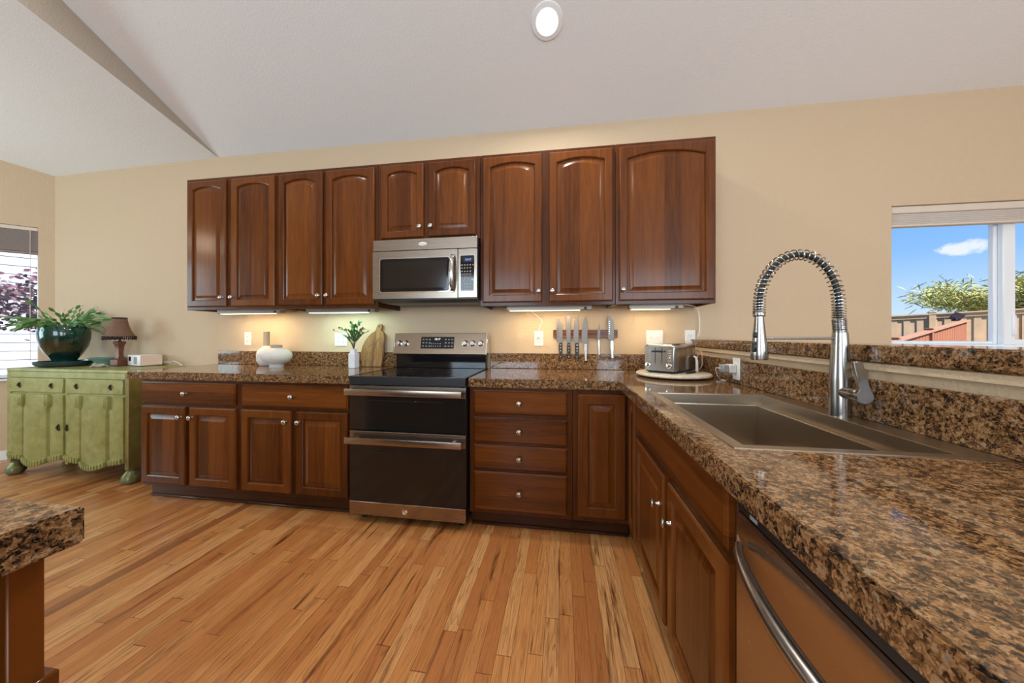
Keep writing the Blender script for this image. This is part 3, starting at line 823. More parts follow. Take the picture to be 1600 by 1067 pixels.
cable('white cord dropping from the strip light into the outlet left of the knives', [(1.09, -.17, 1.362), (1.11, -.05, 1.345), (1.17, -.02, 1.29), (1.16, -.015, 1.25), (1.146, -.02, 1.2), (1.146, -.026, 1.178)], .003)
cable('white cord hanging down at the right end of the wall cabinets behind the toaster', [(2.127, -.2, 1.383), (2.2, -.12, 1.384), (2.275, -.04, 1.37), (2.296, -.03, 1.3), (2.296, -.03, 1.2), (2.285, -.028, 1.166)], .0045)

# ------------------------------------------------------------------ outlets and switches
def outlet(label, x, z, gangs=1, kinds='o', loc=None, rz=0, plug=False):
    t = thing('wall_outlet' if 's' not in kinds else 'wall_switch', label, 'outlet' if 's' not in kinds else 'switch', loc or (x, -.0005, z), rz)
    w = .072*gangs if gangs == 1 else .118
    MB().box(-w/2, w/2, -.006, 0, -.058, .058, .003).build('cover_plate', 'white_plastic', t)
    for g in range(gangs):
        cx = 0 if gangs == 1 else -.023+.046*g
        if kinds[g] == 'o':
            f = MB().box(cx-.0165, cx+.0165, -.0085, -.005, -.034, .034, .002).build('receptacle', 'white_plastic', t)
            b = MB()
            for s in (-.018, .018):
                b.box(cx-.0075, cx-.0055, -.0091, -.0083, s-.004, s+.005); b.box(cx+.0055, cx+.0075, -.0091, -.0083, s-.004, s+.005); b.box(cx-.002, cx+.002, -.0091, -.0083, s-.011, s-.007)
            b.build('slot', 'dark_rubber', f)
        else:
            f = MB().box(cx-.006, cx+.006, -.008, -.005, -.013, .013, .001).build('toggle_base', 'white_plastic', t)
            MB().box(cx-.004, cx+.004, -.02, -.006, -.002, .010, .001).build('toggle', 'white_plastic', f)
    return t
outlet('white wall outlet above the left backsplash, left of the pale vases', -1.446, 1.145)
outlet('white wall outlet half hidden by the olive sprigs', -.534, 1.14, 2, 'oo')
outlet('white wall outlet left of the knives with a cord plugged in', 1.146, 1.15)
outlet('white double switch plate above the left side of the toaster', 1.998, 1.155, 2, 'ss')
outlet('white wall outlet behind the back corner of the toaster', 2.243, 1.155)
outlet('white outlet on the granite backsplash holding the charger', 0, 0, 1, 'o', (2.2478, -.652, .997), -PI/2)
p = MB().box(1.134, 1.158, -.034, -.0095, 1.155, 1.18, .004).build('plug', 'white_plastic'); tag(p, 'small white plug in the outlet left of the knives', 'plug')
t = thing('charger', 'white cube phone charger plugged into the granite backsplash outlet', 'charger', (2.2388, -.640, .998), -PI/2)
MB().box(-.027, .027, -.036, 0, -.022, .022, .004).build('adapter_body', 'white_plastic', t)
MB().box(-.027, .027, -.066, -.036, -.02, .02, .004).build('adapter_face', 'grey_plastic', t)
cable('white charging cable curling from the cube charger onto the counter', [(2.172, -.64, .998), (2.165, -.60, .995), (2.185, -.56, .965), (2.21, -.53, .935), (2.235, -.50, .9205), (2.238, -.55, .9205), (2.21, -.575, .9205), (2.17, -.60, .9205)], .0025)
tag(MB().box(2.205, 2.262, -.036, -.0095, 1.112, 1.136, .004).build('plug', 'white_plastic'), 'white plug at the bottom of the cord behind the toaster', 'plug')

# ------------------------------------------------------------------ sink and faucet
t = thing('sink', 'single-bowl stainless steel workstation sink set into the peninsula counter', 'sink', (1.737, -1.01, .917))
def R4(x0, x1, y0, y1, z): return [(x0-1.737, y0+1.01, z-.917), (x1-1.737, y0+1.01, z-.917), (x1-1.737, y1+1.01, z-.917), (x0-1.737, y1+1.01, z-.917)]
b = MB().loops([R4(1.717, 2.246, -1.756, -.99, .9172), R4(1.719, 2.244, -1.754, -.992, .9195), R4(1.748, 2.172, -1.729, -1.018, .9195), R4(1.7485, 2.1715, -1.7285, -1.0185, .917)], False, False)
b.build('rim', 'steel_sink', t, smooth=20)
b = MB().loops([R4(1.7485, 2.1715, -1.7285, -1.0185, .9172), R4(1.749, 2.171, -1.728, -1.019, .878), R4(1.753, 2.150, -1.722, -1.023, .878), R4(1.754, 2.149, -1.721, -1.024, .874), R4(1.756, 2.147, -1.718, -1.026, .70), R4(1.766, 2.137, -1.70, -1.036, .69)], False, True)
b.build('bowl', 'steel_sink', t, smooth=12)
MB().lathe([(.045, .001), (.045, .004), (.032, .003), (.0003, .001)], 28).build('drain', 'chrome', t, (.2, -.36, .69-.917))
# faucet
FX, FY = 2.203, -1.379
t = thing('faucet', 'tall brushed steel spring faucet with a black hose over the sink', 'faucet', (FX, FY, .9195))
MB().lathe([(.0275, 0), (.0275, .11), (.0265, .13), (.021, .24), (.0195, .265)], 32).build('body', 'steel_faucet', t)
# side valve and lever
ax_ = Vector((-.05, -1, 0)).normalized()
R = ax_.to_track_quat('Z', 'Y').to_matrix().to_4x4()
Mv = Matrix.Translation((0, 0, .078)) @ R
MB().lathe([(.0185, .0), (.0185, .052), (.0172, .0525), (.0172, .054), (.0185, .0545), (.0185, .083), (.017, .085), (.0003, .085)], 24, Mv).build('valve', 'steel_faucet', t)
tipv = Vector((0, 0, .078))+ax_*.09
side = Vector((0, 0, 1)).cross(ax_).normalized()
Ml = Matrix.Translation(tipv) @ Matrix((side, -ax_, Vector((0, 0, 1)))).transposed().to_4x4()
prof = [(.022*math.cos(a), .022*math.sin(a)) for a in [math.radians(150+i*20) for i in range(13)]]
prof += [(.013, .02), (.0125, .098), (.010, .102), (-.008, .102), (-.0105, .098), (-.014, .02)]
prof = [(-(x+z*.16) if z > .02 else -x, z) for x, z in prof]
MB().prism(prof, -.006, .006, Ml, .0012).build('lever', 'steel_faucet', t)
# ribbed spring base, hose, spring
hx = 1.969-FX
path = []
for i in range(8): path.append(Vector((-.003*i/7, 0, .255+.055*i/7)))
zc0 = .355
for i in range(33):
    a = PI*i/32; cx = hx/2-.002; rx = abs(hx)/2-.002
    path.append(Vector((cx+rx*math.cos(a), 0, zc0+(.178-.012)*math.sin(a)*.98)))
for i in range(1, 5): path.append(Vector((hx-.0, 0, zc0-.035*i/4)))
MB().tube([(0, 0, .25)]+path+[(hx, 0, .30)], .0085, 12).build('hose', 'dark_rubber', t)
# arclength parametrisation
S = [0]
for i in range(1, len(path)): S.append(S[-1]+(path[i]-path[i-1]).length)
def at(s):
    for i in range(1, len(S)):
        if s <= S[i] or i == len(S)-1:
            u = (s-S[i-1])/(S[i]-S[i-1]); tg = (path[i]-path[i-1]).normalized()
            return path[i-1].lerp(path[i], min(u, 1)), tg
TL = S[-1]
pts = []; s = .05; ph = 0.0
while s < TL-.004:
    p, tg = at(s); n1 = Vector((0, 1, 0)); n2 = tg.cross(n1)
    pts.append(p+(n1*math.cos(ph)+n2*math.sin(ph))*.0165)
    e = min(s-.05, TL-s)
    pitch = .0075+.0085*min(1, max(0, e-.02)/.10)
    ph += 2*PI/14; s += pitch/14
MB().tube(pts, .0021, 6).build('spring', 'nickel', t)
b = MB(); L = []
for i in range(60):
    u = i/59; p, tg = at(u*.052); n1 = Vector((0, 1, 0)); n2 = tg.cross(n1); r = .0178+.0012*math.sin(u*2*PI*11)
    L.append([p+(n1*math.cos(2*PI*k/24)+n2*math.sin(2*PI*k/24))*r for k in range(24)])
b.loops(L); b.build('spring_base', 'steel_faucet', t)
zh = 1.096-.9195
hd = MB().lathe([(.0235, 0), (.0245, .004), (.0235, .03), (.0165, .10), (.0135, .13), (.0128, .147), (.009, .148)], 28).build('spray_head', 'steel_faucet', t, (hx, 0, zh))
MB().lathe([(.0165, 0), (.0175, .002), (.0175, .014), (.0165, .016)], 24).build('spring_collar', 'steel_faucet', t, (hx, 0, .318))
b = MB().box(-.029, -.018, -.008, .008, .025, .06, .004); b.box(-.024, -.014, -.007, .007, .072, .09, .003)
b.build('spray_button', 'black_plastic', hd, rot=(0, 0, .5))
b = MB().tube([(-.012, 0, .247), (hx+.018, 0, .247)], .0042, 10)
for k in range(1):
    b.lathe([(.0172, -.008), (.0185, -.007), (.0185, .007), (.0172, .008)], 24, Matrix.Translation((hx, 0, .247)))
b.build('support_arm', 'steel_faucet', t)

# ------------------------------------------------------------------ toaster on its turntable
tx, ty = 2.01, -.375
t = thing('turntable', 'round speckled cream stone turntable under the toaster', 'tray', (tx, ty, .9172))
MB().lathe([(.12, 0), (.12, .008), (.10, .009)], 32).build('base', 'dark_rubber', t)
MB().lathe([(.10, .009), (.206, .009), (.214, .013), (.216, .019), (.213, .025), (.205, .028), (.0005, .028)], 64).build('top', 'tray_stone', t)
ca = Vector((.63, .777, 0)); phi = math.atan2(ca.y, ca.x)-PI/2
t = thing('toaster', 'stainless steel toaster on the cream turntable in the counter corner', 'toaster', (2.012, -.322, .9455), phi)
TW, TLn, TH = .19, .33, .176
def tprof(w, h, r, y, z0=.016, n=6):
    P = [(-w/2, y, z0), (w/2, y, z0)]
    for i in range(n+1): P.append((w/2-r+r*math.cos(PI/2*i/n), y, h-r+r*math.sin(PI/2*i/n)))
    for i in range(n+1): P.append((-w/2+r-r*math.sin(PI/2*i/n), y, h-r+r*math.cos(PI/2*i/n)))
    return P
b = MB().loops([tprof(TW-.02, TH-.01, .02, -TLn/2+.0), tprof(TW, TH, .026, -TLn/2+.012), tprof(TW, TH, .026, TLn/2-.012), tprof(TW-.02, TH-.01, .02, TLn/2)])
sh = b.build('shell', 'steel_v', t, smooth=50)
MB().loops([tprof(TW-.022, TH-.012, .012, -TLn/2+.004, .02), tprof(TW-.022, TH-.012, .012, -TLn/2-.006, .02)]).build('front_panel', 'steel_faucet', sh)
for x in (-.042, .042): MB().box(x-.018, x+.018, -.12, .12, TH-.0045, TH+.0008, .0005).build('slot', 'dark_rubber', sh)
MB().box(-TW/2+.008, TW/2-.008, -TLn/2+.012, TLn/2-.012, .008, .018).build('base', 'black_plastic', t)
for x in (-.07, .07):
    for y in (-.13, .13): MB().lathe([(.011, 0), (.012, .009)], 12).build('foot', 'black_plastic', t, (x, y, .0005))
yf = -TLn/2-.0065
b = MB()
for x in (-.02, .02): b.box(x-.0018, x+.0018, yf-.0005, yf+.003, .06, .155)
b.build('lever_slot', 'dark_rubber', sh)
for x in (-.02, .02): MB().box(x-.016, x+.016, yf-.022, yf, .128, .138, .003).build('lever', 'black_plastic', sh)
for x in (-.065, .062): MB().lathe([(.015, 0), (.015, .004), (.011, .006), (.010, .016), (.0003, .017)], 24, Matrix.Translation((x, yf, .048)) @ Matrix.Rotation(PI/2, 4, 'X')).build('dial', 'chrome', sh)
b = MB()
for x in (-.062, .062):
    for k in range(5): b.box(x-.012, x+.012, yf-.003, yf+.001, .073+k*.015, .082+k*.015, .001)
b.build('button', 'chrome', sh)
cable('pale toaster cord looping up against the half wall', [(2.19, -.205, .98), (2.215, -.20, 1.02), (2.232, -.19, 1.06), (2.236, -.22, 1.065), (2.23, -.25, 1.0), (2.22, -.26, .97), (2.215, -.24, .9495)], .0025, 'shade_rail')
# small utensils standing on the turntable
tag(MB().tube([(2.172, -.318, .9465), (2.172, -.318, 1.01), (2.168, -.314, 1.035), (2.156, -.306, 1.043)], [.009, .008, .007, .006], 10).build('clip', 'white_plastic'), 'white upright plastic clip at the right rim of the turntable', 'clip')
t = thing('butter_knife', 'black-handled spreader lying on the turntable beside the toaster', 'knife', (2.105, -.44, .953))
MB().tube([(-.05, -.04, 0), (0, 0, .001), (.02, .016, 0)], [.006, .007, .005], 10).build('handle', 'black_plastic', t)
MB().box(.015, .11, -.007, .007, -.001, .0, 0, Matrix.Rotation(.65, 4, 'Z')).build('blade', 'blade', t)

# ------------------------------------------------------------------ knives on the wall strip
t = tag(MB().box(1.258, 1.732, -.024, -.0005, 1.155, 1.216, .003).build('knife_strip', 'wood_strip', smooth=20), 'dark wooden magnetic strip screwed to the wall holding six knives', 'knife holder')
def knife(label, x0, x1, ztip, zbol, zend, kind, handle, flip=False):
    t = thing('kitchen_knife', label, 'knife', ((x0+x1)/2, -.0265, zend), 0, 'knives on the magnetic strip')
    w = x1-x0; zb, zt = zbol-zend, ztip-zend; h = zt-zb
    if kind == 'santoku': P = [(-w/2, zb+.012), (-w/2+.006, zb), (w/2-.008, zb-.004), (w/2, zb), (w/2, zt-.06), (w/2-.006, zt-.035), (w/2-.02, zt-.012), (-w/2+.012, zt), (-w/2, zt-.004)]
    elif kind == 'chef': P = [(-w/2, zb+.004), (w/2-.012, zb-.003), (w/2, zb), (w/2, zt-.1), (w/2-.004, zt-.05), (w/2-.013, zt), (w/2-.02, zt-.012), (-w/2+.008, zt-.07), (-w/2+.002, zb+.07)]
    elif kind == 'bread': P = [(-w/2, zb), (w/2, zb), (w/2, zt-.012), (w/2-.008, zt), (-w/2+.002, zt-.004), (-w/2, zt-.02)]
    else: P = [(-w/2, zb), (w/2, zb), (w/2, zt-.05), (w*.1, zt), (-w/2+.004, zt-.06)]
    b = MB().prism(P, -.0012, .0012)
    if flip: b.bm.transform(Matrix.Diagonal((-1, 1, 1, 1)))
    bl = b.build('blade', 'blade', t, smooth=0)
    if kind == 'santoku':
        b = MB(); s = -1 if not flip else -1
        for k in range(7): b.lathe([(.0032, 0), (.0032, .0003), (.0003, .0003)], 8, Matrix.Translation((-w/2+.010, -.0013, zb+.05+k*.015)) @ Matrix.Rotation(PI/2, 4, 'X') @ Matrix.Diagonal((1.6, 1, 1, 1)))
        b.build('dimple', 'black_plastic' if handle == 'black' else 'steel_faucet', bl)
    cx = w*.18 if kind in ('santoku', 'chef') else w*.08
    if handle == 'black':
        hp = [(cx-.011, zb), (cx+.011, zb), (cx+.0135, zb*.55), (cx+.011, zb*.25), (cx+.014, .004), (cx+.004, 0), (cx-.013, .006), (cx-.010, zb*.3), (cx-.014, zb*.6)]
        hd = MB().prism(hp, -.009, .009, None, .003).build('handle', 'black_plastic', t)
        for zz in (.88, .68, .5, .12):
            MB().lathe([(.0042, 0), (.0042, .0008), (.0003, .001)], 12, Matrix.Translation((cx, -.009, zb*zz)) @ Matrix.Rotation(PI/2, 4, 'X')).build('rivet', 'chrome', hd)
    else:
        hw = min(.013, w*.42)
        hp = [(cx-hw*.8, zb), (cx+hw*.8, zb), (cx+hw*1.05, zb*.6), (cx+hw*.85, zb*.25), (cx+hw*.95, 0), (cx-hw*.5, 0), (cx-hw*.6, zb*.3), (cx-hw*1.1, zb*.7)]
        MB().prism(hp, -.007, .007, None, .0025).build('handle', 'nickel', t)
    return t
knife('black-handled santoku knife with a dimpled edge, leftmost on the strip', 1.285, 1.329, 1.303, 1.118, .998, 'santoku', 'black')
knife('black-handled bread knife with a narrow straight blade, second from the left', 1.357, 1.388, 1.325, 1.118, .998, 'bread', 'black')
knife('black-handled chef knife, third from the left on the strip', 1.408, 1.448, 1.322, 1.116, .996, 'chef', 'black')
knife('all-steel chef knife beside the last black-handled one', 1.468, 1.5135, 1.325, 1.115, .982, 'chef', 'steel')
knife('short thin all-steel paring knife on the strip', 1.584, 1.606, 1.270, 1.146, 1.028, 'paring', 'steel')
knife('all-steel santoku knife at the right end of the strip', 1.663, 1.705, 1.321, 1.138, 1.004, 'santoku', 'steel', False)

# ------------------------------------------------------------------ vases, plant and board left of the range
t = thing('vase', 'squat pale stoneware vase with a short neck in front of its taller twin', 'vase', (-.948, -.22, .9175))
MB().lathe([(.048, 0), (.05, .004), (.049, .024), (.052, .028), (.085, .045), (.103, .07), (.108, .093), (.103, .116), (.085, .138), (.055, .153), (.037, .158)], 48).build('body', 'vase_clay', t)
MB().lathe([(.0375, .157), (.0385, .160), (.039, .180), (.036, .181), (.034, .178), (.034, .12)], 40).build('neck', 'vase_neck', t)
t = thing('vase', 'pale stoneware vase with a tall brown neck behind the squat vase', 'vase', (-1.155, -.105, .9175))
MB().lathe([(.038, 0), (.052, .006), (.066, .032), (.071, .045), (.072, .095), (.068, .12), (.052, .142), (.03, .16), (.024, .168)], 44).build('body', 'vase_clay', t)
MB().lathe([(.0235, .166), (.0225, .175), (.0225, .286), (.0235, .288), (.019, .288), (.018, .2)], 32).build('neck', 'vase_neck', t)
t = thing('vase', 'white ribbed six-sided vase beside the cutting board', 'vase', (-.304, -.17, .9175))
b = MB().lathe([(.0385, 0), (.0405, .003), (.0405, .112), (.037, .118), (.027, .121), (.0265, .148), (.028, .15), (.024, .15), (.023, .12)], 6, Matrix.Rotation(.2, 4, 'Z'))
vb = b.build('body', 'ribbed_white', t, smooth=0)
b = MB()
for f in range(6):
    a = .2+PI/6+f*PI/3
    Mf = Matrix.Rotation(a, 4, 'Z') @ Matrix.Translation((.0405*math.cos(PI/6), 0, 0))
    for k in range(5): b.box(-.001, .0016, -.0165+k*.008-.0012, -.0165+k*.008+.0012, .05, .108, 0, Mf)
    for k in range(5): b.box(-.001, .0014, -.019, .019, .008+k*.009, .012+k*.009, 0, Mf)
b.build('relief', 'ribbed_white', vb, smooth=0)
def leaf(b, p, d, L, W, up=Vector((0, 0, 1)), droop=.15):
    d = d.normalized(); s = d.cross(up)
    if s.length < .05: s = Vector((1, 0, 0))
    s.normalize(); n = s.cross(d)
    rows = []
    for i, (u, wd) in enumerate(((0, .12), (.25, .75), (.5, 1), (.75, .7), (1, .06))):
        c = p+d*L*u-Vector((0, 0, 1))*droop*L*u*u
        rows.append((c-s*W*.5*wd+n*W*.12*wd, c, c+s*W*.5*wd+n*W*.12*wd))
    V = [v for r in rows for v in r]; F = []
    for i in range(4):
        for j in range(2): F.append((i*3+j, i*3+j+1, (i+1)*3+j+1, (i+1)*3+j))
    b.add(V, F)
t = thing('olive_sprigs', 'leafy olive sprigs with dark olives standing in the white ribbed vase', 'plant', (-.304, -.17, 1.068))
rs = random.Random(4); lf = MB(); st = MB(); ol = MB()
stems = [(-.13, 0.02, .13, .5), (-.08, -.02, .15, 1), (-.03, .01, .19, 1), (.02, -.02, .17, 1), (.06, .02, .15, 1), (.11, 0, .13, 1), (.03, .03, .2, 1), (-.05, -.04, .10, 1), (.08, -.04, .10, 1), (-.17, 0, .14, .12), (.0, -.05, .13, 1), (-.02, .02, .11, 1), (.05, -.03, .12, 1)]
for sx, sy, h, dens in stems:
    P = [Vector((sx*u**1.4*.95+sx*.03, max(sy, -.9)*u, h*(1-(1-u)**1.5))) for u in [i/8 for i in range(9)]]
    st.tube(P, .0013, 5)
    for i in range(3, 9):
        for k in range(3 if dens == 1 else 1):
            if rs.random() > dens: continue
            d = (P[i]-P[i-1]).normalized()+Vector((rs.uniform(-1, 1), rs.uniform(-1, .6), rs.uniform(-.3, .9)))*.9
            leaf(lf, P[i], d, rs.uniform(.032, .052), rs.uniform(.010, .016))
for (x, y, z) in ((-.175, 0, .15), (-.135, .01, .168), (-.02, -.01, .212), (.035, .02, .19), (-.08, 0, .15), (.09, -.02, .165)):
    ol.lathe([(.0003, -.008), (.005, -.005), (.0062, 0), (.005, .005), (.0003, .008)], 10, Matrix.Translation((x, y, z)))
lf.build('foliage', 'olive_leaf', t, smooth=180); st.build('stem', 'stem_brown', t); ol.build('fruit', 'olive_fruit', t)
t = thing('cutting_board', 'live-edge wooden cutting board with a looped handle leaning on the wall', 'cutting board', (-.215, -.062, .9178))
t.rotation_euler = (math.radians(-7.0), 0, 0)
out = [(-.080, 0), (-.088, .03), (-.096, .07), (-.102, .12), (-.092, .17), (-.070, .215), (-.045, .25), (-.020, .275), (.006, .29), (.018, .305), (.022, .325), (.030, .343), (.044, .354), (.060, .352), (.070, .338), (.068, .318), (.062, .302), (.075, .29), (.092, .278), (.098, .24), (.094, .19), (.098, .13), (.094, .07), (.086, .03), (.082, 0)]
b = MB().prism(out, -.011, .011, None, .003)
b.build('board', 'wood_board', t)
tag(t, None)
MB().lathe([(.009, 0), (.009, .0015), (.007, .002), (.0003, .0018)], 20, Matrix.Translation((.047, -.0112, .331)) @ Matrix.Rotation(PI/2, 4, 'X')).build('hanging_hole', 'stem_brown', t)
b = MB()
for (pts, r) in (([(-.07, .04), (-.03, .06), (-.01, .03), (.012, .07), (-.02, .12), (-.05, .10), (-.06, .15)], .0016), ([(.02, .15), (.03, .2), (.05, .23)], .003), ([(-.04, .17), (0, .18), (.02, .21)], .002), ([(.0, .02), (.02, .05), (.03, .1)], .0015)):
    b.tube([(p[0], -.0108, p[1]) for p in pts], r, 6)
b.build('burl_grain', 'stem_brown', t)

# ------------------------------------------------------------------ green sideboard
SX0, SX1, SYF, SYB = -3.29, -2.035, -.46, -.06
t = thing('sideboard', 'antique olive-green sideboard with fluted door hems and bulb feet', 'sideboard', (SX0, SYB, 0))
SW, SD = SX1-SX0, SYB-SYF
MB().box(0, SW, -SD, 0, .875, .90, .004).build('top', 'sideboard_green', t)
b = MB().box(.0, .04, -SD+.003, -.003, .118, .875, .002); b.box(.04, SW-.04, -.02, -.003, .15, .875); b.box(.04, SW-.04, -SD+.022, -SD+.04, .165, .875)
b.box(0.04, SW-.04, -SD+.004, -SD+.03, .825, .875, .002); b.box(SW*.5-.014, SW*.5+.014, -SD+.006, -SD+.03, .125, .83, .002)
b.box(.04, SW*.5, -SD+.01, -SD+.03, .69, .704); b.box(SW*.5, SW-.04, -SD+.01, -SD+.03, .69, .704)
b.build('carcass', 'sideboard_green', t)
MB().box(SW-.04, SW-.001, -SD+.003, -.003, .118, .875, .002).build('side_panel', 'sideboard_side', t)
pullprof = [(0, .024), (.006, .020), (.009, .012), (.006, .004), (.010, -.004), (.013, -.014), (.010, -.022), (.0, -.026), (-.010, -.022), (-.013, -.014), (-.010, -.004), (-.006, .004), (-.009, .012), (-.006, .020)]
def pull(parent, x, z, y, k=1.0):
    b = MB().prism([(p[0]*k, p[1]*k) for p in pullprof], -.004, .0, None, .0015)
    b.lathe([(.0035, 0), (.006*k, .006), (.0075*k, .014), (.004, .019), (.0003, .021)], 12, Matrix.Translation((0, -.010, .010)) @ Matrix.Rotation(PI, 4, 'X'))
    b.lathe([(.004, 0), (.004, .012), (.0003, .014)], 10, Matrix.Translation((0, 0, .012)) @ Matrix.Rotation(PI/2, 4, 'X'))
    return b.build('pull', 'brass_dark', parent, (x, y, z))
for (a, c) in ((.046, SW*.5-.016), (SW*.5+.016, SW-.046)):
    d = MB().box(a, c, -SD-.006, -SD+.022, .706, .823, .003).build('drawer', 'sideboard_green', t)
    for u in (.2, .8): pull(d, a+(c-a)*u, .765, -SD-.006)
for k, (a, c) in enumerate(((.043, SW*.5-.016), (SW*.5+.016, SW-.043))):
    w = c-a; N = 40; L = []; low = []
    for i in range(N+1):
        u = i/N
        if .27 < u < .76:
            q = (u-.27)/.49; bulge = .026*math.sin(PI*q)**.6; zz = .150-.040*math.sin(PI*q)
        elif u <= .27: q = u/.27; bulge = .010*math.sin(PI*q)**.6; zz = .172-.022*q
        else: q = (u-.76)/.24; bulge = .010*math.sin(PI*q)**.6; zz = .150+.022*q
        # narrow grooves where the segments meet
        for g in (.27, .76):
            if abs(u-g) < .56/N: bulge = -.022
        low.append((a+w*u, -SD-.004-bulge, zz))
        L.append([(a+w*u, -SD+.02, zz), (a+w*u, -SD-.004-bulge, zz), (a+w*u, -SD-.004-bulge*.9, .5), (a+w*u, -SD-.004-bulge*.55, .69), (a+w*u, -SD+.02, .69)])
    d = MB().loops(L).build('door', 'sideboard_green', t, smooth=35)
    b = MB(); n = 23
    for i in range(n):
        u = (i+.5)/n*N; j = int(u); f = u-j; p = Vector(low[j]).lerp(Vector(low[min(j+1, N)]), f); hw = w/n*.34
        b.box(p.x-hw, p.x+hw, p.y-.016, p.y+.02, p.z-.004, p.z+.038, .005, seg=2)
    b.build('fluted_hem', 'sideboard_green', d)
    for u in (.27, .76):
        b = MB()
        for s in (-1, 0, 1):
            x = a+w*u+s*.015
            b.box(x-.006, x+.006, -SD-.03, -SD, .595-.004*s, .692, .005, seg=2)
        b.box(a+w*u-.018, a+w*u+.018, -SD-.016, -SD, .61, .69, .003)
        b.build('reeded_ornament', 'sideboard_green', d)
    pull(d, (c-.03) if k == 0 else (a+.026), .43, -SD-.012, 1.15)
foot = None
for x in (.03, SW-.03):
    for y in (-SD+.035, -.05):
        if foot is None:
            foot = MB().lathe([(.022, .0), (.04, .006), (.052, .025), (.054, .042), (.047, .065), (.032, .088), (.023, .102), (.026, .112), (.03, .119)], 40, None, 8, .07).build('foot', 'foot_verdigris', t, (x, y, 0))
        else: copy_part(foot, t, (x, y, 0))

# things on the sideboard
tag(MB().lathe([(.115, 0), (.15, .006), (.166, .022), (.170, .045), (.164, .047), (.158, .028), (.14, .018), (.0005, .016)], 48).build('plant_saucer', 'teal_glaze', None, (-3.075, -.245, .9005)), 'dark teal saucer under the green glazed planter', 'saucer')
t = thing('potted_plant', 'green drip-glazed planter with an arching leafy cactus on the sideboard', 'potted plant', (-3.09, -.235, .918))
MB().lathe([(.062, 0), (.072, .004), (.070, .034), (.078, .048), (.108, .096), (.135, .158), (.149, .226), (.152, .277), (.147, .314), (.140, .334), (.134, .337), (.132, .326), (.136, .27)], 56).build('pot', 'green_glaze', t)
MB().lathe([(.0005, .298), (.06, .305), (.134, .292)], 24).build('soil', 'stem_brown', t)
rs = random.Random(11); lf = MB()
def seg_branch(b, base, az, el, n, L0, curve, rs, Wd=.026):
    p = base.copy(); d = Vector((math.cos(az)*math.cos(el), math.sin(az)*math.cos(el), math.sin(el)))
    for i in range(n):
        L = L0*rs.uniform(.8, 1.15)
        s = Vector((rs.uniform(-1, 1), rs.uniform(-1, 1), rs.uniform(.2, 1))).normalized()
        leaf(b, p, d, L, Wd*rs.uniform(.8, 1.15), s, .05)
        p = p+d*L*.93
        d = (d+Vector((rs.uniform(-.12, .12), rs.uniform(-.12, .12), -curve*rs.uniform(.7, 1.3)))).normalized()
base0 = Vector((0, 0, .302))
for i in range(70):
    az = rs.uniform(0, 2*PI); rr = rs.uniform(.02, .10)
    seg_branch(lf, base0+Vector((rr*math.cos(az), rr*math.sin(az)*.8, 0)), az+rs.uniform(-.4, .4), rs.uniform(.45, 1.35), rs.randint(3, 5), .062, .34, rs)
ca_, sa_ = math.cos(-.9), math.sin(-.9)
for i in range(16):   # longer arms reaching left and right
    lft = i < 9
    az = (PI*1.12 if lft else .75)+rs.uniform(-.3, .3)
    seg_branch(lf, base0+Vector((-.07 if lft else .07, rs.uniform(-.06, .06), 0)), az, rs.uniform(.4, .75) if lft else rs.uniform(.45, .9), 6 if lft else 5, .062, .22 if lft else .14, rs)
for v in lf.bm.verts: v.co.y = min(v.co.y, .215)
lf.build('foliage', 'cactus_leaf', t, smooth=180)

t = thing('table_lamp', 'small bronze table lamp with a fringed brown bell shade', 'lamp', (-2.58, -.175, .9))
b = MB().box(-.045, .045, -.045, .045, .0005, .012, .003); b.box(-.04, .04, -.04, .04, .012, .062, .003)
b.build('base', 'lamp_bronze', t)
L = []
for z, r in ((.06, .03), (.07, .022), (.10, .0165), (.16, .0185), (.19, .022), (.20, .027), (.215, .029), (.222, .02)): L.append([(-r, -r, z), (r, -r, z), (r, r, z), (-r, r, z)])
MB().loops(L).build('column', 'lamp_bronze', t, smooth=30)
MB().lathe([(.008, .22), (.008, .30)], 12).build('stem', 'brass_dark', t)
sh = MB().lathe([(.0975, .262), (.086, .285), (.070, .32), (.058, .36), (.050, .40), (.046, .425), (.0445, .425), (.0485, .40), (.0565, .36), (.0685, .32), (.0845, .285), (.096, .262), (.0975, .262)], 48, caps=False).build('shade', 'lamp_fabric', t)
b = MB()
for i in range(44):
    a = 2*PI*i/44; x, y = .099*math.cos(a), .099*math.sin(a)
    b.lathe([(.0005, -.026), (.0045, -.021), (.0055, -.014), (.0035, -.005), (.005, .004), (.0005, .008)], 7, Matrix.Translation((x, y, .258+.004*(i % 2))))
b.build('fringe', 'lamp_fringe', sh)
MB().lathe([(.0465, .42), (.048, .422), (.048, .432), (.0455, .433), (.0455, .42)], 40, caps=False).build('shade_band', 'lamp_fringe', sh)
tag(MB().lathe([(.04, 0), (.045, .004), (.05, .018), (.085, .05), (.108, .066), (.110, .071), (.104, .068), (.08, .053), (.045, .024), (.0005, .02)], 40).build('bowl', 'pale_teal', None, (-2.83, -.12, .9005)), 'shallow pale teal bowl between the planter and the lamp', 'bowl')
b = MB()
for i in range(9):
    a = -1.2+2.4*i/8
    b.tube([(0, 0, .006), (.03*math.cos(a)*.6, .03*math.sin(a), .02), (.055*math.cos(a), .055*math.sin(a), .004)], [.006, .010, .004], 8)
tag(b.build('seashell', 'shell_grey', None, (-2.60, -.30, .9005), (0, 0, 2.4)), 'small grey ribbed seashell beside the lamp base', 'seashell')
dl = Vector((-.21, .05, 0)).normalized(); rz = math.atan2(-dl.y, -dl.x)
t = thing('projector', 'white and pink compact projector box at the right end of the sideboard', 'projector', (-2.325, -.2, .9), rz)
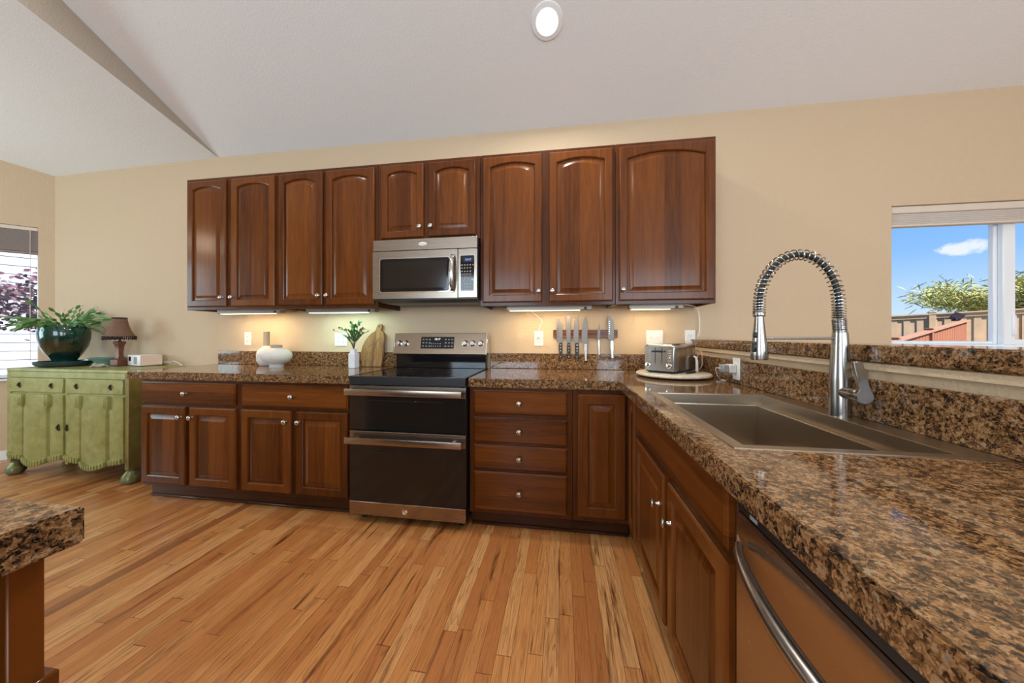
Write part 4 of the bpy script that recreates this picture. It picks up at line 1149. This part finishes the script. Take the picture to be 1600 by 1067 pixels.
MB().box(-.215, 0, 0, .15, .006, .1, .006, seg=2).build('body', 'device_white', t)
MB().box(-.2, -.015, .015, .14, .0003, .007).build('base_plate', 'black_plastic', t)
MB().box(-.0008, .003, .006, .146, .012, .096, .004).build('side_cover', 'device_pink', t)
MB().box(-.10, -.045, -.002, .002, .02, .082, .003).build('vent_grille', 'grey_plastic', t)
MB().box(-.19, -.15, -.003, .002, .045, .085, .003).build('lens', 'black_glass', t)
cable('white cord trailing from the projector towards the counter', [(-2.268, -.06, .93), (-2.22, -.04, .93), (-2.17, -.05, .94), (-2.1, -.06, .92), (-2.05, -.08, .9035)], .003)
rs = random.Random(3); lf = MB()
for i in range(16):
    leaf(lf, Vector((rs.uniform(-.02, .02), rs.uniform(-.015, .015), rs.uniform(.02, .05))), Vector((rs.uniform(-1, .2), rs.uniform(-.6, .8), rs.uniform(.2, 1))), .04, .018)
lf.lathe([(.022, 0), (.026, .03), (.022, .035)], 16)
tag(lf.build('succulent', 'olive_leaf', None, (-2.655, -.075, .9005), smooth=60), 'tiny green succulent behind the projector and the lamp', 'plant')

# ------------------------------------------------------------------ outdoors, right window
tag(MB().box(-40, 60, .6, 60, -.4, -.3).build('ground', 'dry_grass', smooth=0), kind='structure')
def fence(name, label, A, B, zA, zB, m, mcap, board, post_every, gap=.0, zg=-.3, solid=True):
    A, B = Vector((A[0], A[1], 0)), Vector((B[0], B[1], 0)); d = B-A; L = d.length; rz = math.atan2(d.y, d.x)
    t = thing(name, label, 'fence', (A.x, A.y, zg), rz)
    zt = lambda x: zA+(zB-zA)*x/L-zg
    b = MB(); x = 0; i = 0
    while x < L-.01:
        w = min(board, L-x); y = 0 if i % 2 == 0 else (.022 if solid else .003)
        b.loops([[(x, y, .03), (x+w-.001, y, .03), (x+w-.001, y, zt(x+w)-.05), (x, y, zt(x)-.05)], [(x, y+.018, .03), (x+w-.001, y+.018, .03), (x+w-.001, y+.018, zt(x+w)-.05), (x, y+.018, zt(x)-.05)]])
        x += w; i += 1
    b.build('boards', m, t, smooth=0)
    b = MB()
    b.loops([[(0, -.06, zt(0)-.04), (0, .09, zt(0)-.04), (0, .09, zt(0)), (0, -.06, zt(0))], [(L, -.06, zt(L)-.04), (L, .09, zt(L)-.04), (L, .09, zt(L)), (L, -.06, zt(L))]])
    b.loops([[(0, -.025, zt(0)-.15), (0, -.001, zt(0)-.15), (0, -.001, zt(0)-.04), (0, -.025, zt(0)-.04)], [(L, -.025, zt(L)-.15), (L, -.001, zt(L)-.15), (L, -.001, zt(L)-.04), (L, -.025, zt(L)-.04)]])
    b.build('cap_rail', mcap, t, smooth=0)
    x = 0
    for x in post_every:
        pb = MB().box(x-.07, x+.07, -.05, .07, 0, zt(x)+.02, .004).build('post', m, t)
        MB().box(x-.085, x+.085, -.065, .085, zt(x)+.02, zt(x)+.05, .006).build('post_cap', mcap, pb)
    return t
fence('fence', 'weathered grey-brown board fence along the far side of the yard', (10.6, 11.0), (18.0, 7.0), 1.74, 2.14, 'fence_grey', 'fence_grey', .14, (.4, 2.55, 4.9, 7.3))
fence('fence', 'reddish sloping board fence meeting the grey fence in the yard', (13.3, 9.35), (6.6, 4.23), 1.64, .93, 'fence_red', 'fence_cap_red', .13, (4.05, 6.6), solid=False)
t = thing('solar_light', 'dark solar floodlight clamped to the fence post', 'light', (13.0, 9.28, 1.72))
MB().box(-.16, .16, -.012, .012, -.11, .13, .004, Matrix.Rotation(.5, 4, 'X') @ Matrix.Rotation(.35, 4, 'Y')).build('panel', 'solar_panel', t)
MB().box(-.03, .03, 0, .12, -.12, -.02, .004).build('bracket', 'black_plastic', t)
def tuft_tree(name, label, loc, trunk, crown, count, L, Wd, ml, mb, seed, limbs=14, flat=.6):
    rs = random.Random(seed)
    t = thing(name, label, 'tree', loc)
    br = MB(); br.tube([(0, 0, 0), (.05, 0, trunk*.5), (0, .05, trunk), (0, 0, trunk+crown[2]*.8)], [.16, .13, .1, .03], 8)
    lf = MB()
    for i in range(limbs):
        az = 2*PI*i/limbs+rs.uniform(-.3, .3); z0 = trunk+crown[2]*(i/limbs*1.5-.7)*.7
        R_ = crown[0]*(1-.25*abs(i/limbs*2-1))*rs.uniform(.75, 1.05)
        P = [Vector((R_*u*math.cos(az), R_*u*math.sin(az)*crown[1]/crown[0], z0+R_*flat*.35*u*u+rs.uniform(-.05, .05))) for u in (0, .25, .5, .75, 1)]
        br.tube(P, [.06, .045, .03, .02, .008], 6)
        for k in range(count//limbs):
            u = rs.uniform(.3, 1.0); j = min(3, int(u*4)); p = P[j].lerp(P[j+1], u*4-j)
            p = p+Vector((rs.gauss(0, .12), rs.gauss(0, .12), rs.gauss(.03, .1)))*R_*.8
            leaf(lf, p, Vector((rs.uniform(-1, 1), rs.uniform(-1, 1), rs.uniform(-.4, 1))), L*rs.uniform(.6, 1.3), Wd, Vector((rs.uniform(-1, 1), rs.uniform(-1, 1), rs.uniform(-1, 1))).normalized(), .2)
    br.build('trunk', mb, t); lf.build('foliage', ml, t, smooth=180)
    return t
tuft_tree('pine_tree', 'yellowish green pine tree beyond the grey fence', (22.6, 16.4, -.3), 3.0, (3.4, 3.4, 1.6), 6000, .46, .05, 'pine_needle', 'pine_bark', 5, 16, .5)
# ------------------------------------------------------------------ outdoors, bay window
t = thing('neighbour_house', 'white clapboard house wall seen through the left bay window', 'house', (-8.6, 1.2, -.3), math.radians(57))
b = MB()
for i in range(26):
    z = .15*i
    b.add([(-4, -.012, z), (6, -.012, z), (6, 0, z+.15), (-4, 0, z+.15), (-4, 0, z), (6, 0, z)], [(0, 1, 2, 3), (0, 4, 5, 1)])
b.add([(-4, 0, 0), (6, 0, 0), (6, 3, 0), (-4, 3, 0), (-4, 0, 3.9), (6, 0, 3.9), (6, 3, 3.9), (-4, 3, 3.9)], [(1, 2, 6, 5), (2, 3, 7, 6), (3, 0, 4, 7)])
b.build('siding', 'siding_white', t, smooth=0)
MB().loops([[(-4.3, -.4, 3.85), (-4.3, 3.4, 3.85), (-4.3, 1.5, 5.2)], [(6.3, -.4, 3.85), (6.3, 3.4, 3.85), (6.3, 1.5, 5.2)]]).build('roof', 'pine_bark', t, smooth=0)
tuft_tree('purple_tree', 'purple-leaved tree just outside the left bay window', (-5.75, 1.55, -.3), 1.4, (1.35, 1.35, 2.0), 3000, .085, .05, 'purple_leaf', 'purple_bark', 9, 16, .5)
